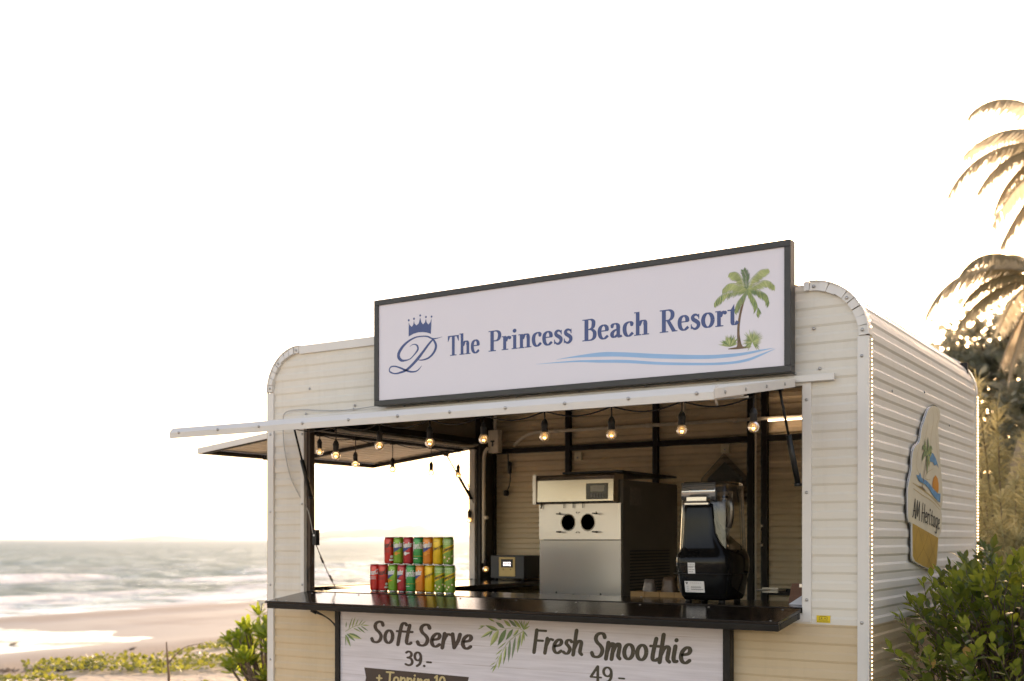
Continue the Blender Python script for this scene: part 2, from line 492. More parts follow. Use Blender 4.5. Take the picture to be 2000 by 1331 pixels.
EMBLEM = [[(1.244,2.465,0.0011),(1.216,2.461,0.0039),(1.184,2.461,0.0079),(1.155,2.474,0.0076),(1.123,2.479,0.0062),(1.08,2.478,0.0073),(1.036,2.464,0.0105),(0.999,2.441,0.0146),(0.973,2.411,0.0175),(0.971,2.388,0.0182),(0.988,2.371,0.0141),(1.01,2.368,0.0088),(1.043,2.373,0.0056),(1.072,2.394,0.0076),(1.092,2.415,0.0107),(1.09,2.433,0.01),(1.076,2.443,0.0056),(1.058,2.443,0.0035),(1.041,2.435,0.0012)],[(1.187,2.458,0.0085),(1.159,2.435,0.0117),(1.127,2.403,0.0135),(1.094,2.372,0.0158),(1.058,2.343,0.0141),(1.021,2.32,0.0129),(0.984,2.31,0.01),(0.947,2.307,0.007),(0.917,2.317,0.0076),(0.91,2.329,0.007),(0.921,2.343,0.0076),(0.947,2.344,0.007),(0.984,2.332,0.0088),(1.017,2.318,0.01),(1.05,2.308,0.0088),(1.08,2.308,0.0068),(1.101,2.318,0.0047),(1.116,2.333,0.0015)],[(1.187,2.458,0.0085),(1.203,2.434,0.0135),(1.203,2.411,0.0141),(1.187,2.387,0.0117),(1.159,2.368,0.0094),(1.123,2.361,0.0068),(1.098,2.363,0.0039)]]
CROWN = [[(1.034,2.486),(1.035,2.558),(1.041,2.544),(1.054,2.533),(1.063,2.542),(1.068,2.563),(1.072,2.547),(1.084,2.537),(1.098,2.546),(1.107,2.575),(1.114,2.551),(1.125,2.538),(1.136,2.546),(1.143,2.564),(1.148,2.545),(1.158,2.534),(1.17,2.544),(1.178,2.563),(1.174,2.486),(1.148,2.495),(1.121,2.5),(1.094,2.501),(1.065,2.497)]]
CROWN_BALLS = [[(1.035,2.568,0.0059),(1.068,2.572,0.0059),(1.107,2.584,0.0056),(1.143,2.573,0.0056),(1.178,2.571,0.0054)]]
SP_TRUNK = [[(2.813,2.504,0.0044),(2.8,2.459,0.0076),(2.787,2.413,0.0099),(2.779,2.365,0.0107),(2.778,2.323,0.012),(2.782,2.284,0.0183),(2.783,2.27,0.0331)]]
SP_FRONDS = [[(2.814,2.508),(2.773,2.511),(2.722,2.507),(2.688,2.488),(2.669,2.466)],[(2.814,2.508),(2.787,2.528),(2.756,2.542),(2.729,2.539),(2.707,2.52)],[(2.814,2.508),(2.8,2.546),(2.783,2.574),(2.763,2.588),(2.739,2.587)],[(2.814,2.508),(2.812,2.541),(2.81,2.567),(2.8,2.592)],[(2.814,2.508),(2.831,2.545),(2.854,2.568),(2.877,2.582),(2.907,2.583)],[(2.814,2.508),(2.847,2.524),(2.884,2.537),(2.913,2.53),(2.936,2.507)],[(2.814,2.508),(2.854,2.503),(2.887,2.487),(2.904,2.47),(2.912,2.44)],[(2.814,2.508),(2.834,2.487),(2.854,2.456),(2.861,2.43),(2.857,2.4)],[(2.814,2.508),(2.794,2.483),(2.773,2.459),(2.76,2.425)]]
SP_TUFTS = [[(2.739,2.277),(2.839,2.289),(2.783,2.268)]]
WAVES = [[(1.896,2.296,0.0007),(1.985,2.3,0.0069),(2.12,2.299,0.0196),(2.229,2.29,0.0198),(2.421,2.265,0.0196),(2.624,2.244,0.0165),(2.741,2.24,0.0143),(2.818,2.243,0.0105),(2.873,2.249,0.0073),(2.93,2.254,0.0006)],[(1.785,2.284,0.0007),(1.985,2.28,0.0072),(2.12,2.269,0.0127),(2.252,2.257,0.0138),(2.421,2.234,0.0121),(2.624,2.214,0.0105),(2.741,2.209,0.0105),(2.818,2.215,0.011),(2.873,2.23,0.0084),(2.939,2.251,0.0006)]]
WORDS = [[(1.277,2.365),(1.467,2.363),(1.272,2.468)],[(1.519,2.365),(1.98,2.363),(1.526,2.462)],[(2.033,2.366),(2.364,2.368),(2.036,2.466)],[(2.418,2.369),(2.775,2.369),(2.418,2.469)]]
MENU_RACHIS = [[(0.59,0.983,0.003),(0.637,1.006,0.0026),(0.686,1.021,0.0023),(0.749,1.022,0.0015)]]
MENU_LEAVES_A = [[(0.594,1.004,0.0083),(0.597,1.036,0.0004)],[(0.613,0.995,0.0098),(0.64,1.06,0.0004)],[(0.637,1.006,0.0106),(0.659,1.063,0.0004)],[(0.659,1.014,0.0091),(0.681,1.054,0.0004)],[(0.681,1.019,0.0066),(0.711,1.052,0.0004)],[(0.696,1.021,0.0058),(0.732,1.045,0.0004)],[(0.706,1.021,0.0068),(0.754,1.021,0.0004)],[(0.696,1.017,0.008),(0.747,0.992,0.0004)],[(0.672,1.012,0.0098),(0.728,0.98,0.0004)],[(0.645,1.004,0.0083),(0.701,0.984,0.0004)],[(0.6,0.972,0.0159),(0.659,0.935,0.0004)],[(0.613,0.973,0.0234),(0.703,0.949,0.0004)],[(0.594,0.966,0.0181),(0.627,0.904,0.0004)],[(0.591,0.968,0.0068),(0.594,0.906,0.0004)]]
MENU_RACHIS2 = [[(1.698,1.037,0.0024),(1.664,1.047,0.0024),(1.603,1.043,0.002),(1.558,1.034,0.002),(1.525,1.029,0.0017),(1.479,1.053,0.001)],[(1.698,1.034,0.0035),(1.644,1.004,0.003),(1.603,0.968,0.0028),(1.575,0.925,0.0024),(1.546,0.879,0.0017),(1.519,0.827,0.001)]]
MENU_LEAVES_B = [[(1.554,1.032,0.0202),(1.479,1.053,0.0003)],[(1.521,1.029,0.0168),(1.452,0.991,0.0003)],[(1.521,1.027,0.0087),(1.5,0.997,0.0003)],[(1.556,1.031,0.0322),(1.507,0.953,0.0003)],[(1.599,1.038,0.0294),(1.55,0.957,0.0003)],[(1.638,1.041,0.0208),(1.597,0.986,0.0003)],[(1.67,1.041,0.0155),(1.638,1.007,0.0003)],[(1.589,1.045,0.0202),(1.538,1.071,0.0003)],[(1.626,1.053,0.0192),(1.585,1.083,0.0003)],[(1.66,1.052,0.0175),(1.612,1.087,0.0003)],[(1.684,1.047,0.0175),(1.64,1.088,0.0003)],[(1.534,1.073,0.0105),(1.49,1.091,0.0003)],[(1.471,1.049,0.0074),(1.435,1.031,0.0003)],[(1.479,1.05,0.0077),(1.442,1.047,0.0003)],[(1.575,1.083,0.0087),(1.529,1.092,0.0003)],[(1.7,1.04,0.0074),(1.668,1.089,0.0003)],[(1.7,1.04,0.0074),(1.682,1.089,0.0003)],[(1.7,1.04,0.0081),(1.702,1.089,0.0003)],[(1.7,1.04,0.0074),(1.716,1.078,0.0003)],[(1.7,1.04,0.0074),(1.732,1.087,0.0003)],[(1.7,1.04,0.0081),(1.734,1.061,0.0003)],[(1.698,1.034,0.0091),(1.72,1.008,0.0003)],[(1.698,1.033,0.0101),(1.702,0.986,0.0003)],[(1.696,1.032,0.0121),(1.684,0.96,0.0003)],[(1.68,1.023,0.0175),(1.662,0.927,0.0003)],[(1.652,1.006,0.0155),(1.632,0.898,0.0003)],[(1.622,0.986,0.0175),(1.612,0.881,0.0003)],[(1.599,0.957,0.0155),(1.583,0.867,0.0003)],[(1.573,0.925,0.0155),(1.554,0.845,0.0003)],[(1.546,0.872,0.0101),(1.519,0.827,0.0003)],[(1.599,0.978,0.0077),(1.55,0.941,0.0003)],[(1.579,0.943,0.007),(1.538,0.911,0.0003)],[(1.558,0.911,0.0052),(1.538,0.889,0.0003)],[(1.538,0.878,0.0054),(1.505,0.858,0.0003)],[(1.534,0.861,0.0052),(1.509,0.839,0.0003)]]
MENU_WORDS = [[(0.762,0.933),(1.03,0.938),(0.762,1.045)],[(1.059,0.931),(1.404,0.934),(1.059,1.042)],[(0.987,0.829),(1.159,0.831),(0.987,0.903)],[(1.747,0.938),(2.022,0.94),(1.758,1.044)],[(2.057,0.93),(2.554,0.931),(2.057,1.044)],[(2.054,0.821),(2.236,0.825),(2.054,0.894)],[(0.8,0.723),(1.244,0.721),(0.8,0.786)],[(0.719,0.802),(1.383,0.796),(1.368,0.747),(1.383,0.698),(0.719,0.701),(0.731,0.751)]]
CONE = [[(1.131,2.11),(1.209,2.098),(1.219,2.064),(1.178,2.019),(1.194,1.937),(1.219,1.856),(1.251,1.774),(1.273,1.691),(1.273,1.649),(1.241,1.613),(1.257,1.578),(1.241,1.508),(1.178,1.473),(1.178,1.418),(1.131,1.326),(1.055,1.321),(0.866,1.342),(0.7,1.367),(0.655,1.39),(0.647,1.53),(0.595,1.548),(0.577,1.598),(0.582,1.693),(0.616,1.744),(0.647,1.784),(0.66,1.842),(0.7,1.883),(0.796,1.915),(0.837,1.977),(0.894,2.022),(0.966,2.075),(1.04,2.101)],[(0.66,1.54),(1.178,1.475),(1.131,1.329),(1.055,1.324),(0.866,1.344),(0.706,1.37),(0.666,1.393)],[(0.719,1.762),(0.768,1.758),(0.796,1.774),(0.824,1.751),(0.923,1.742),(0.996,1.728),(1.07,1.704),(1.162,1.69),(1.216,1.692),(1.209,1.647),(1.147,1.656),(1.055,1.677),(0.981,1.704),(0.894,1.724),(0.824,1.728),(0.768,1.735)],[(0.952,1.873),(1.055,1.879),(1.116,1.857),(1.184,1.812),(1.131,1.83),(1.086,1.821),(1.055,1.836),(0.981,1.835)],[(0.66,1.724),(0.754,1.712),(0.843,1.709),(0.929,1.691),(0.832,1.701)]]
CONE_SUN = [[(1.113,1.777),(1.156,1.763),(1.178,1.737),(1.178,1.705),(1.156,1.69),(1.095,1.707),(1.049,1.717),(1.046,1.737),(1.07,1.762)]]
CONE_LINES = [[(1.131,2.098,0.0014),(1.178,2.061,0.0028),(1.131,2.008,0.0027),(1.131,1.933,0.0028),(1.178,1.867,0.0021),(1.194,1.84,0.0013)],[(1.055,2.09,0.0013),(1.076,2.038,0.0028),(1.025,1.959,0.0027),(1.011,1.897,0.002),(1.07,1.847,0.002)],[(0.966,2.055,0.0013),(0.937,1.979,0.0027),(0.894,1.929,0.002)],[(0.796,1.902,0.0013),(0.741,1.84,0.0026),(0.741,1.789,0.0026),(0.796,1.766,0.0013)],[(1.07,1.806,0.0013),(0.937,1.779,0.0027),(0.908,1.751,0.0027),(1.011,1.749,0.0013)],[(0.66,1.721,0.0026),(0.837,1.699,0.006),(1.04,1.669,0.006),(1.225,1.626,0.0035)],[(0.674,1.696,0.0026),(0.837,1.673,0.0033),(1.04,1.649,0.0033),(1.209,1.612,0.0021)]]
CONE_PALM = [[(0.931,1.862,0.0047),(0.888,1.797,0.006),(0.835,1.709,0.0087)]]
CONE_FRONDS = [[(0.931,1.867),(0.894,1.903),(0.886,1.935)],[(0.931,1.867),(0.952,1.907),(0.94,1.946)],[(0.931,1.867),(0.996,1.9),(1.034,1.896)],[(0.931,1.867),(0.866,1.894),(0.832,1.882)],[(0.931,1.867),(0.866,1.861),(0.826,1.829)],[(0.931,1.867),(0.966,1.841),(0.981,1.808)],[(0.931,1.867),(0.929,1.819),(0.931,1.772)],[(0.931,1.867),(1.011,1.884),(0.966,1.848)]]
CONE_TEXT = [[(0.652,1.581),(1.2,1.515),(0.652,1.632)]]
CONE_WAFFLE = [[(0.768,1.522,0.002),(0.866,1.427,0.002),(1.04,1.335,0.0021)],[(0.966,1.497,0.002),(0.866,1.427,0.002),(0.727,1.37,0.0019)],[(0.768,1.522,0.002),(0.679,1.441,0.0019)],[(0.966,1.497,0.002),(1.076,1.398,0.002),(1.131,1.35,0.0021)],[(1.147,1.473,0.002),(1.04,1.406,0.0021),(0.929,1.34,0.002)],[(0.679,1.441,0.0019),(0.768,1.36,0.0019)]]
# ================================================================ THE SETTING
SEA_Z = -1.9
def sstep(a, b, x):
    t = max(0.0, min(1.0, (x - a) / (b - a)))
    return t * t * (3 - 2 * t)
def ground_h(x, y):
    wob = 0.9 * noise.noise(Vector((y * 0.22, 3.1, 0))) + 0.4 * noise.noise(Vector((y * 0.7, 9.1, 0)))
    d = -6.2 - x + wob
    fine = 0.05 * noise.noise(Vector((x * 0.8, y * 0.8, 0))) + 0.02 * noise.noise(Vector((x * 2.6, y * 2.6, 4)))
    if x > -13.5:
        z = -1.5 * sstep(0.0, 7.0, d)
        # dune ground rises a little to the right-hand back
        z += 0.5 * sstep(6, 22, y) * sstep(-2, 8, x)
        return z + fine
    if x > -26:
        return -1.5 - 0.4 * (-13.5 - x) / 12.5 + fine * 0.6 * sstep(-26, -18, x)
    bend = 1.2 * noise.noise(Vector((y * 0.06, 1.7, 2)))
    if x > -35:
        pool = 1 - sstep(14, 26, y + bend * 3)
        t = math.sin(math.pi * (-26 - x) / 9)
        return SEA_Z - 0.07 * t * pool + 0.06 * t * (1 - pool) + 0.035 * noise.noise(Vector((x * 0.45, y * 0.10, 5))) + .012 * noise.noise(Vector((x * 1.4, y * .4, 8)))
    if x > -40:
        return SEA_Z + 0.09 * math.sin(math.pi * (-35 - x) / 5) + 0.012 * noise.noise(Vector((x * 0.5, y * 0.15, 5)))
    return max(SEA_Z - 2.5, SEA_Z - 0.05 * (-40 - x))

def axis_points(segs):
    out = [segs[0][0]]
    for a, b, st in segs:
        n = max(1, round(abs(b - a) / st))
        out += [a + (b - a) * (i + 1) / n for i in range(n)]
    return out
def grid_mesh(xs, ys, fz):
    mb = MB()
    nx, ny = len(xs), len(ys)
    mb.v = [Vector((x, y, fz(x, y))) for y in ys for x in xs]
    for j in range(ny - 1):
        for i in range(nx - 1):
            a = j * nx + i
            mb.f.append((a, a + 1, a + nx + 1, a + nx)); mb.mi.append(0); mb.sm.append(True)
    return mb

def sand_material():
    m = bpy.data.materials.new("beach_sand")
    m.use_nodes = True
    nt = m.node_tree; b = nt.nodes["Principled BSDF"]
    geo = nt.nodes.new("ShaderNodeNewGeometry")
    sep = nt.nodes.new("ShaderNodeSeparateXYZ")
    nt.links.new(geo.outputs["Position"], sep.inputs[0])
    n1 = nt.nodes.new("ShaderNodeTexNoise"); n1.inputs["Scale"].default_value = 0.6; n1.inputs["Detail"].default_value = 8
    nt.links.new(geo.outputs["Position"], n1.inputs["Vector"])
    rp = nt.nodes.new("ShaderNodeValToRGB")
    rp.color_ramp.elements[0].position = 0.3; rp.color_ramp.elements[1].position = 0.72
    rp.color_ramp.elements[0].color = (0.19, 0.152, 0.105, 1); rp.color_ramp.elements[1].color = (0.285, 0.23, 0.165, 1)
    nt.links.new(n1.outputs["Fac"], rp.inputs["Fac"])
    # dry pale sand up on the dune, damp darker sand down on the tidal beach
    dry = nt.nodes.new("ShaderNodeMapRange"); dry.inputs["From Min"].default_value = -12; dry.inputs["From Max"].default_value = -7.5
    nt.links.new(sep.outputs["X"], dry.inputs["Value"])
    rp2 = nt.nodes.new("ShaderNodeValToRGB")
    rp2.color_ramp.elements[0].position = 0.3; rp2.color_ramp.elements[1].position = 0.72
    rp2.color_ramp.elements[0].color = (0.38, 0.315, 0.235, 1); rp2.color_ramp.elements[1].color = (0.50, 0.425, 0.325, 1)
    nt.links.new(n1.outputs["Fac"], rp2.inputs["Fac"])
    mxd = nt.nodes.new("ShaderNodeMix"); mxd.data_type = 'RGBA'
    nt.links.new(dry.outputs["Result"], mxd.inputs["Factor"]); nt.links.new(rp.outputs["Color"], mxd.inputs["A"]); nt.links.new(rp2.outputs["Color"], mxd.inputs["B"])
    # sand that the sea has wetted: darker and glossy, by its height above the water
    ad = nt.nodes.new("ShaderNodeMath"); ad.operation = 'MULTIPLY_ADD'
    nt.links.new(n1.outputs["Fac"], ad.inputs[0]); ad.inputs[1].default_value = 0.10
    nt.links.new(sep.outputs["Z"], ad.inputs[2])
    wet = nt.nodes.new("ShaderNodeMapRange")
    wet.inputs["From Min"].default_value = SEA_Z + 0.08; wet.inputs["From Max"].default_value = SEA_Z + 0.30
    wet.inputs["To Min"].default_value = 1; wet.inputs["To Max"].default_value = 0
    nt.links.new(ad.outputs[0], wet.inputs["Value"])
    mx = nt.nodes.new("ShaderNodeMix"); mx.data_type = 'RGBA'
    nt.links.new(wet.outputs["Result"], mx.inputs["Factor"])
    nt.links.new(mxd.outputs["Result"], mx.inputs["A"])
    mx.inputs["B"].default_value = (0.175, 0.125, 0.085, 1)
    nt.links.new(mx.outputs["Result"], b.inputs["Base Color"])
    ro = nt.nodes.new("ShaderNodeMapRange")
    ro.inputs["To Min"].default_value = 0.95; ro.inputs["To Max"].default_value = 0.42
    nt.links.new(wet.outputs["Result"], ro.inputs["Value"])
    nt.links.new(ro.outputs["Result"], b.inputs["Roughness"])
    n2 = nt.nodes.new("ShaderNodeTexNoise"); n2.inputs["Scale"].default_value = 5; n2.inputs["Detail"].default_value = 8
    nt.links.new(geo.outputs["Position"], n2.inputs["Vector"])
    bp = nt.nodes.new("ShaderNodeBump"); bp.inputs["Distance"].default_value = 0.12
    inv = nt.nodes.new("ShaderNodeMapRange"); inv.inputs["To Min"].default_value = 0.8; inv.inputs["To Max"].default_value = 0.03
    nt.links.new(wet.outputs["Result"], inv.inputs["Value"])
    nt.links.new(inv.outputs["Result"], bp.inputs["Strength"])
    nt.links.new(n2.outputs["Fac"], bp.inputs["Height"])
    nt.links.new(bp.outputs["Normal"], b.inputs["Normal"])
    return m

xs = axis_points([(-70, -42, 4), (-42, -24, 0.5), (-24, -14, 0.7), (-14, 6, 0.35), (6, 16, 1), (16, 60, 6), (60, 900, 120)])
ys = axis_points([(-300, -30, 40), (-30, -6, 3), (-6, 16, 0.4), (16, 60, 1.0), (60, 140, 5), (140, 1500, 140)])
ground = grid_mesh(xs, ys, ground_h).build("ground", sand_material())
structure(ground)

# --- sea: one sheet out to the horizon, real wave shapes near the shore
def sea_wave(x, y):
    """height above the still sea and foam amount"""
    if x > -36:
        rip = 0.004 * noise.noise(Vector((x * 1.5, y * 0.5, 0)))
        return rip, 0.0
    off = -36 - x
    far = 1 - sstep(90, 260, off)
    if far <= 0: return 0.0, 0.0
    z = 0; foam = 0
    bendy = 5 * noise.noise(Vector((y * 0.02, 0.3, 0))) + 1.6 * noise.noise(Vector((y * 0.11, 5.3, 0)))
    u = off + bendy
    for k, (pos, amp, wid) in enumerate(((9, .12, 1.2), (17, .2, 1.6), (27, .3, 2.0), (40, .46, 2.6), (56, .42, 3.2), (75, .36, 4.0), (98, .3, 5))):
        loc = noise.noise(Vector((y * 0.05, k * 3.7, 1)))
        a = amp * max(0.08, 0.55 + 1.1 * loc)
        d = (u - pos) / wid
        prof = math.exp(-d * d) if d > 0 else math.exp(-d * d * 3.2)
        z += a * prof
        brk = sstep(0.1, 0.45, loc + (0.22 if pos < 45 else -0.25))
        if pos < 60:
            trail = math.exp(-max(0, -d) * 0.55) if d < 0.35 else math.exp(-(d - .35) ** 2 * 9)
            foam = max(foam, brk * trail)
    z += 0.05 * noise.noise(Vector((x * 0.35, y * 0.2, 0))) + 0.025 * noise.noise(Vector((x * 1.1, y * 0.7, 3)))
    wash = (1 - sstep(3, 34, u)) * 0.75
    n = 0.5 + 0.5 * noise.fractal(Vector((x * 0.28, y * 0.16, 2)), 1.0, 2.0, 4)
    foam = max(foam * (0.35 + 0.9 * n), wash * sstep(0.38, 0.62, n))
    return z * far * sstep(0, 6, off), min(1, foam) * (1 - sstep(45, 75, u))

xs = axis_points([(-22, -36, 1.0), (-36, -100, 0.5), (-100, -170, 1.6), (-170, -400, 16), (-400, -1600, 120), (-1600, -9000, 900)])
ys = axis_points([(-9000, -600, 1400), (-600, -40, 80), (-40, 8, 4), (8, 110, 0.7), (110, 220, 2.5), (220, 900, 40), (900, 9000, 900)])
xs.reverse()
FOAM = []
def sea_z(x, y):
    z, fo = sea_wave(x, y)
    FOAM.append(fo)
    return SEA_Z + z
sea_mb = grid_mesh(xs, ys, sea_z)
def sea_material():
    m = bpy.data.materials.new("sea_water")
    m.use_nodes = True
    nt = m.node_tree; b = nt.nodes["Principled BSDF"]
    geo = nt.nodes.new("ShaderNodeNewGeometry")
    at = nt.nodes.new("ShaderNodeAttribute"); at.attribute_name = "foam"
    n1 = nt.nodes.new("ShaderNodeTexNoise"); n1.inputs["Scale"].default_value = 1.3; n1.inputs["Detail"].default_value = 8; n1.inputs["Roughness"].default_value = 0.65
    mp = nt.nodes.new("ShaderNodeMapping"); mp.inputs["Scale"].default_value = (1, 0.45, 1)
    nt.links.new(geo.outputs["Position"], mp.inputs["Vector"])
    nt.links.new(mp.outputs["Vector"], n1.inputs["Vector"])
    mul = nt.nodes.new("ShaderNodeMath"); mul.operation = 'MULTIPLY_ADD'
    nt.links.new(at.outputs["Fac"], mul.inputs[0]); mul.inputs[1].default_value = 1.15
    sb = nt.nodes.new("ShaderNodeMath"); sb.operation = 'MULTIPLY_ADD'
    nt.links.new(n1.outputs["Fac"], sb.inputs[0]); sb.inputs[1].default_value = 0.8; sb.inputs[2].default_value = -0.55
    nt.links.new(sb.outputs[0], mul.inputs[2])
    fm = nt.nodes.new("ShaderNodeMapRange"); fm.inputs["From Min"].default_value = 0.12; fm.inputs["From Max"].default_value = 0.6
    nt.links.new(mul.outputs[0], fm.inputs["Value"])
    n2 = nt.nodes.new("ShaderNodeTexNoise"); n2.inputs["Scale"].default_value = 0.05; n2.inputs["Detail"].default_value = 5
    nt.links.new(mp.outputs["Vector"], n2.inputs["Vector"])
    rp = nt.nodes.new("ShaderNodeValToRGB")
    rp.color_ramp.elements[0].position = 0.35; rp.color_ramp.elements[1].position = 0.65
    rp.color_ramp.elements[0].color = (0.075, 0.125, 0.11, 1); rp.color_ramp.elements[1].color = (0.14, 0.17, 0.145, 1)
    nt.links.new(n2.outputs["Fac"], rp.inputs["Fac"])
    mx = nt.nodes.new("ShaderNodeMix"); mx.data_type = 'RGBA'
    nt.links.new(fm.outputs["Result"], mx.inputs["Factor"])
    nt.links.new(rp.outputs["Color"], mx.inputs["A"]); mx.inputs["B"].default_value = (0.82, 0.82, 0.8, 1)
    nt.links.new(mx.outputs["Result"], b.inputs["Base Color"])
    ro = nt.nodes.new("ShaderNodeMapRange"); ro.inputs["To Min"].default_value = 0.16; ro.inputs["To Max"].default_value = 0.9
    nt.links.new(fm.outputs["Result"], ro.inputs["Value"])
    nt.links.new(ro.outputs["Result"], b.inputs["Roughness"])
    b.inputs["IOR"].default_value = 1.33
    sp = nt.nodes.new("ShaderNodeMapRange"); sp.inputs["From Min"].default_value = -36; sp.inputs["From Max"].default_value = -52
    sp.inputs["To Min"].default_value = 0.5; sp.inputs["To Max"].default_value = 0.10
    # wind ripples: calm inside the beach pool, choppy in the open
    sep = nt.nodes.new("ShaderNodeSeparateXYZ"); nt.links.new(geo.outputs["Position"], sep.inputs[0])
    calm = nt.nodes.new("ShaderNodeMapRange"); calm.inputs["From Min"].default_value = -36; calm.inputs["From Max"].default_value = -50
    calm.inputs["To Min"].default_value = 0.02; calm.inputs["To Max"].default_value = 1.0
    nt.links.new(sep.outputs["X"], calm.inputs["Value"])
    nt.links.new(sep.outputs["X"], sp.inputs["Value"]); nt.links.new(sp.outputs["Result"], b.inputs["Specular IOR Level"])
    n3 = nt.nodes.new("ShaderNodeTexNoise"); n3.inputs["Scale"].default_value = 0.55; n3.inputs["Detail"].default_value = 9; n3.inputs["Roughness"].default_value = 0.62
    nt.links.new(mp.outputs["Vector"], n3.inputs["Vector"])
    bp = nt.nodes.new("ShaderNodeBump"); bp.inputs["Distance"].default_value = 1.6
    nt.links.new(calm.outputs["Result"], bp.inputs["Strength"])
    nt.links.new(n3.outputs["Fac"], bp.inputs["Height"])
    nt.links.new(bp.outputs["Normal"], b.inputs["Normal"])
    # a wind-roughened surface: part mirror, part water colour; the sheltered pool is nearly all mirror
    out = nt.nodes["Material Output"]
    df = nt.nodes.new("ShaderNodeBsdfDiffuse"); gl = nt.nodes.new("ShaderNodeBsdfGlossy")
    shal = nt.nodes.new("ShaderNodeMapRange"); shal.inputs["From Min"].default_value = -44; shal.inputs["From Max"].default_value = -38
    nt.links.new(sep.outputs["X"], shal.inputs["Value"])
    xs_ = nt.nodes.new("ShaderNodeMix"); xs_.data_type = 'RGBA'
    nt.links.new(shal.outputs["Result"], xs_.inputs["Factor"]); nt.links.new(mx.outputs["Result"], xs_.inputs["A"]); xs_.inputs["B"].default_value = (0.22, 0.17, 0.12, 1)
    nt.links.new(xs_.outputs["Result"], df.inputs["Color"])
    gl.inputs["Color"].default_value = (0.78, 0.89, 1.0, 1)
    nt.links.new(ro.outputs["Result"], gl.inputs["Roughness"])
    nt.links.new(bp.outputs["Normal"], gl.inputs["Normal"]); nt.links.new(bp.outputs["Normal"], df.inputs["Normal"])
    sp.inputs["To Min"].default_value = 0.55; sp.inputs["To Max"].default_value = 0.17
    iv_ = nt.nodes.new("ShaderNodeMath"); iv_.operation = 'SUBTRACT'; iv_.inputs[0].default_value = 1.0
    nt.links.new(fm.outputs["Result"], iv_.inputs[1])
    fc_ = nt.nodes.new("ShaderNodeMath"); fc_.operation = 'MULTIPLY'
    nt.links.new(sp.outputs["Result"], fc_.inputs[0]); nt.links.new(iv_.outputs[0], fc_.inputs[1])
    n5 = nt.nodes.new("ShaderNodeTexNoise"); n5.inputs["Scale"].default_value = 0.33; n5.inputs["Detail"].default_value = 8; n5.inputs["Roughness"].default_value = 0.7
    mp5 = nt.nodes.new("ShaderNodeMapping"); mp5.inputs["Scale"].default_value = (0.7, 1, 1)
    nt.links.new(geo.outputs["Position"], mp5.inputs["Vector"]); nt.links.new(mp5.outputs["Vector"], n5.inputs["Vector"])
    m5 = nt.nodes.new("ShaderNodeMapRange"); m5.inputs["From Min"].default_value = .40; m5.inputs["From Max"].default_value = .62
    m5.inputs["To Min"].default_value = .45; m5.inputs["To Max"].default_value = 2.2
    nt.links.new(n5.outputs["Fac"], m5.inputs["Value"])
    fc2 = nt.nodes.new("ShaderNodeMath"); fc2.operation = 'MULTIPLY'; fc2.use_clamp = True
    nt.links.new(fc_.outputs[0], fc2.inputs[0]); nt.links.new(m5.outputs["Result"], fc2.inputs[1]); fc_ = fc2
    ms = nt.nodes.new("ShaderNodeMixShader")
    nt.links.new(fc_.outputs[0], ms.inputs[0]); nt.links.new(df.outputs[0], ms.inputs[1]); nt.links.new(gl.outputs[0], ms.inputs[2])
    nt.links.new(ms.outputs[0], out.inputs["Surface"])
    return m
sea = sea_mb.build("sea", sea_material())
ca = sea.data.attributes.new("foam", 'FLOAT', 'POINT')
ca.data.foreach_set("value", FOAM)
structure(sea)

# --- the island on the horizon: real hills about 2.6 km out
def island(name, depth, ridge, mat_, deep):
    f = Vector((-.5417, .8406, 0)); r = Vector((.8406, .5417, 0))
    mb = MB(); rows = 9
    prof = crom(ridge, 5)
    n = len(prof)
    for j in range(rows):
        t = j / (rows - 1)
        for i, (px, h) in enumerate(prof):
            p = CAM + f * (depth + deep * (t - 0.5)) + r * ((px - 1000) / 2192 * depth)
            hh = max(-2, h * depth / 2192 * math.sin(math.pi * (0.08 + 0.84 * t)) * (1 + 0.25 * noise.noise(Vector((i * .5, j * .9, 1)))))
            mb.v.append(Vector((p.x, p.y, SEA_Z - 1 + hh)))
    for j in range(rows - 1):
        for i in range(n - 1):
            a = j * n + i
            mb.f.append((a, a + 1, a + n + 1, a + n)); mb.mi.append(0); mb.sm.append(True)
    return structure(mb.build(name, mat_))
hill_mat = mat("hill_forest", (0.07, 0.09, 0.06), rough=0.95, var=0.35, scale=0.02, bump=0.6, bscale=0.1)
island("hills", 2600, [(560, 0), (600, 10), (640, 19), (680, 20), (715, 22), (735, 25), (762, 22), (790, 31), (815, 30), (850, 23), (890, 14), (930, 9), (1000, 7), (1060, 0)], hill_mat, 500)
island("hills", 3600, [(240, 0), (275, 5), (310, 9), (345, 8), (380, 5), (430, 2), (470, 0)], hill_mat, 400)
# ================================================================ THE FOOD TRAILER
W, D, H, RAD = 3.29, 2.22, 2.515, 0.23       # width, depth, roof height, roof corner radius
TONE = 1.122                                   # height where the cream paint begins
Z0 = 0.42
OX0, OX1, OZ0, OZ1 = 0.265, 3.03, 1.165, 2.10  # serving opening
SY0, SY1 = 0.30, 1.955                         # opening in the left-hand wall
PITCH, DEP = 0.0722, 0.0058

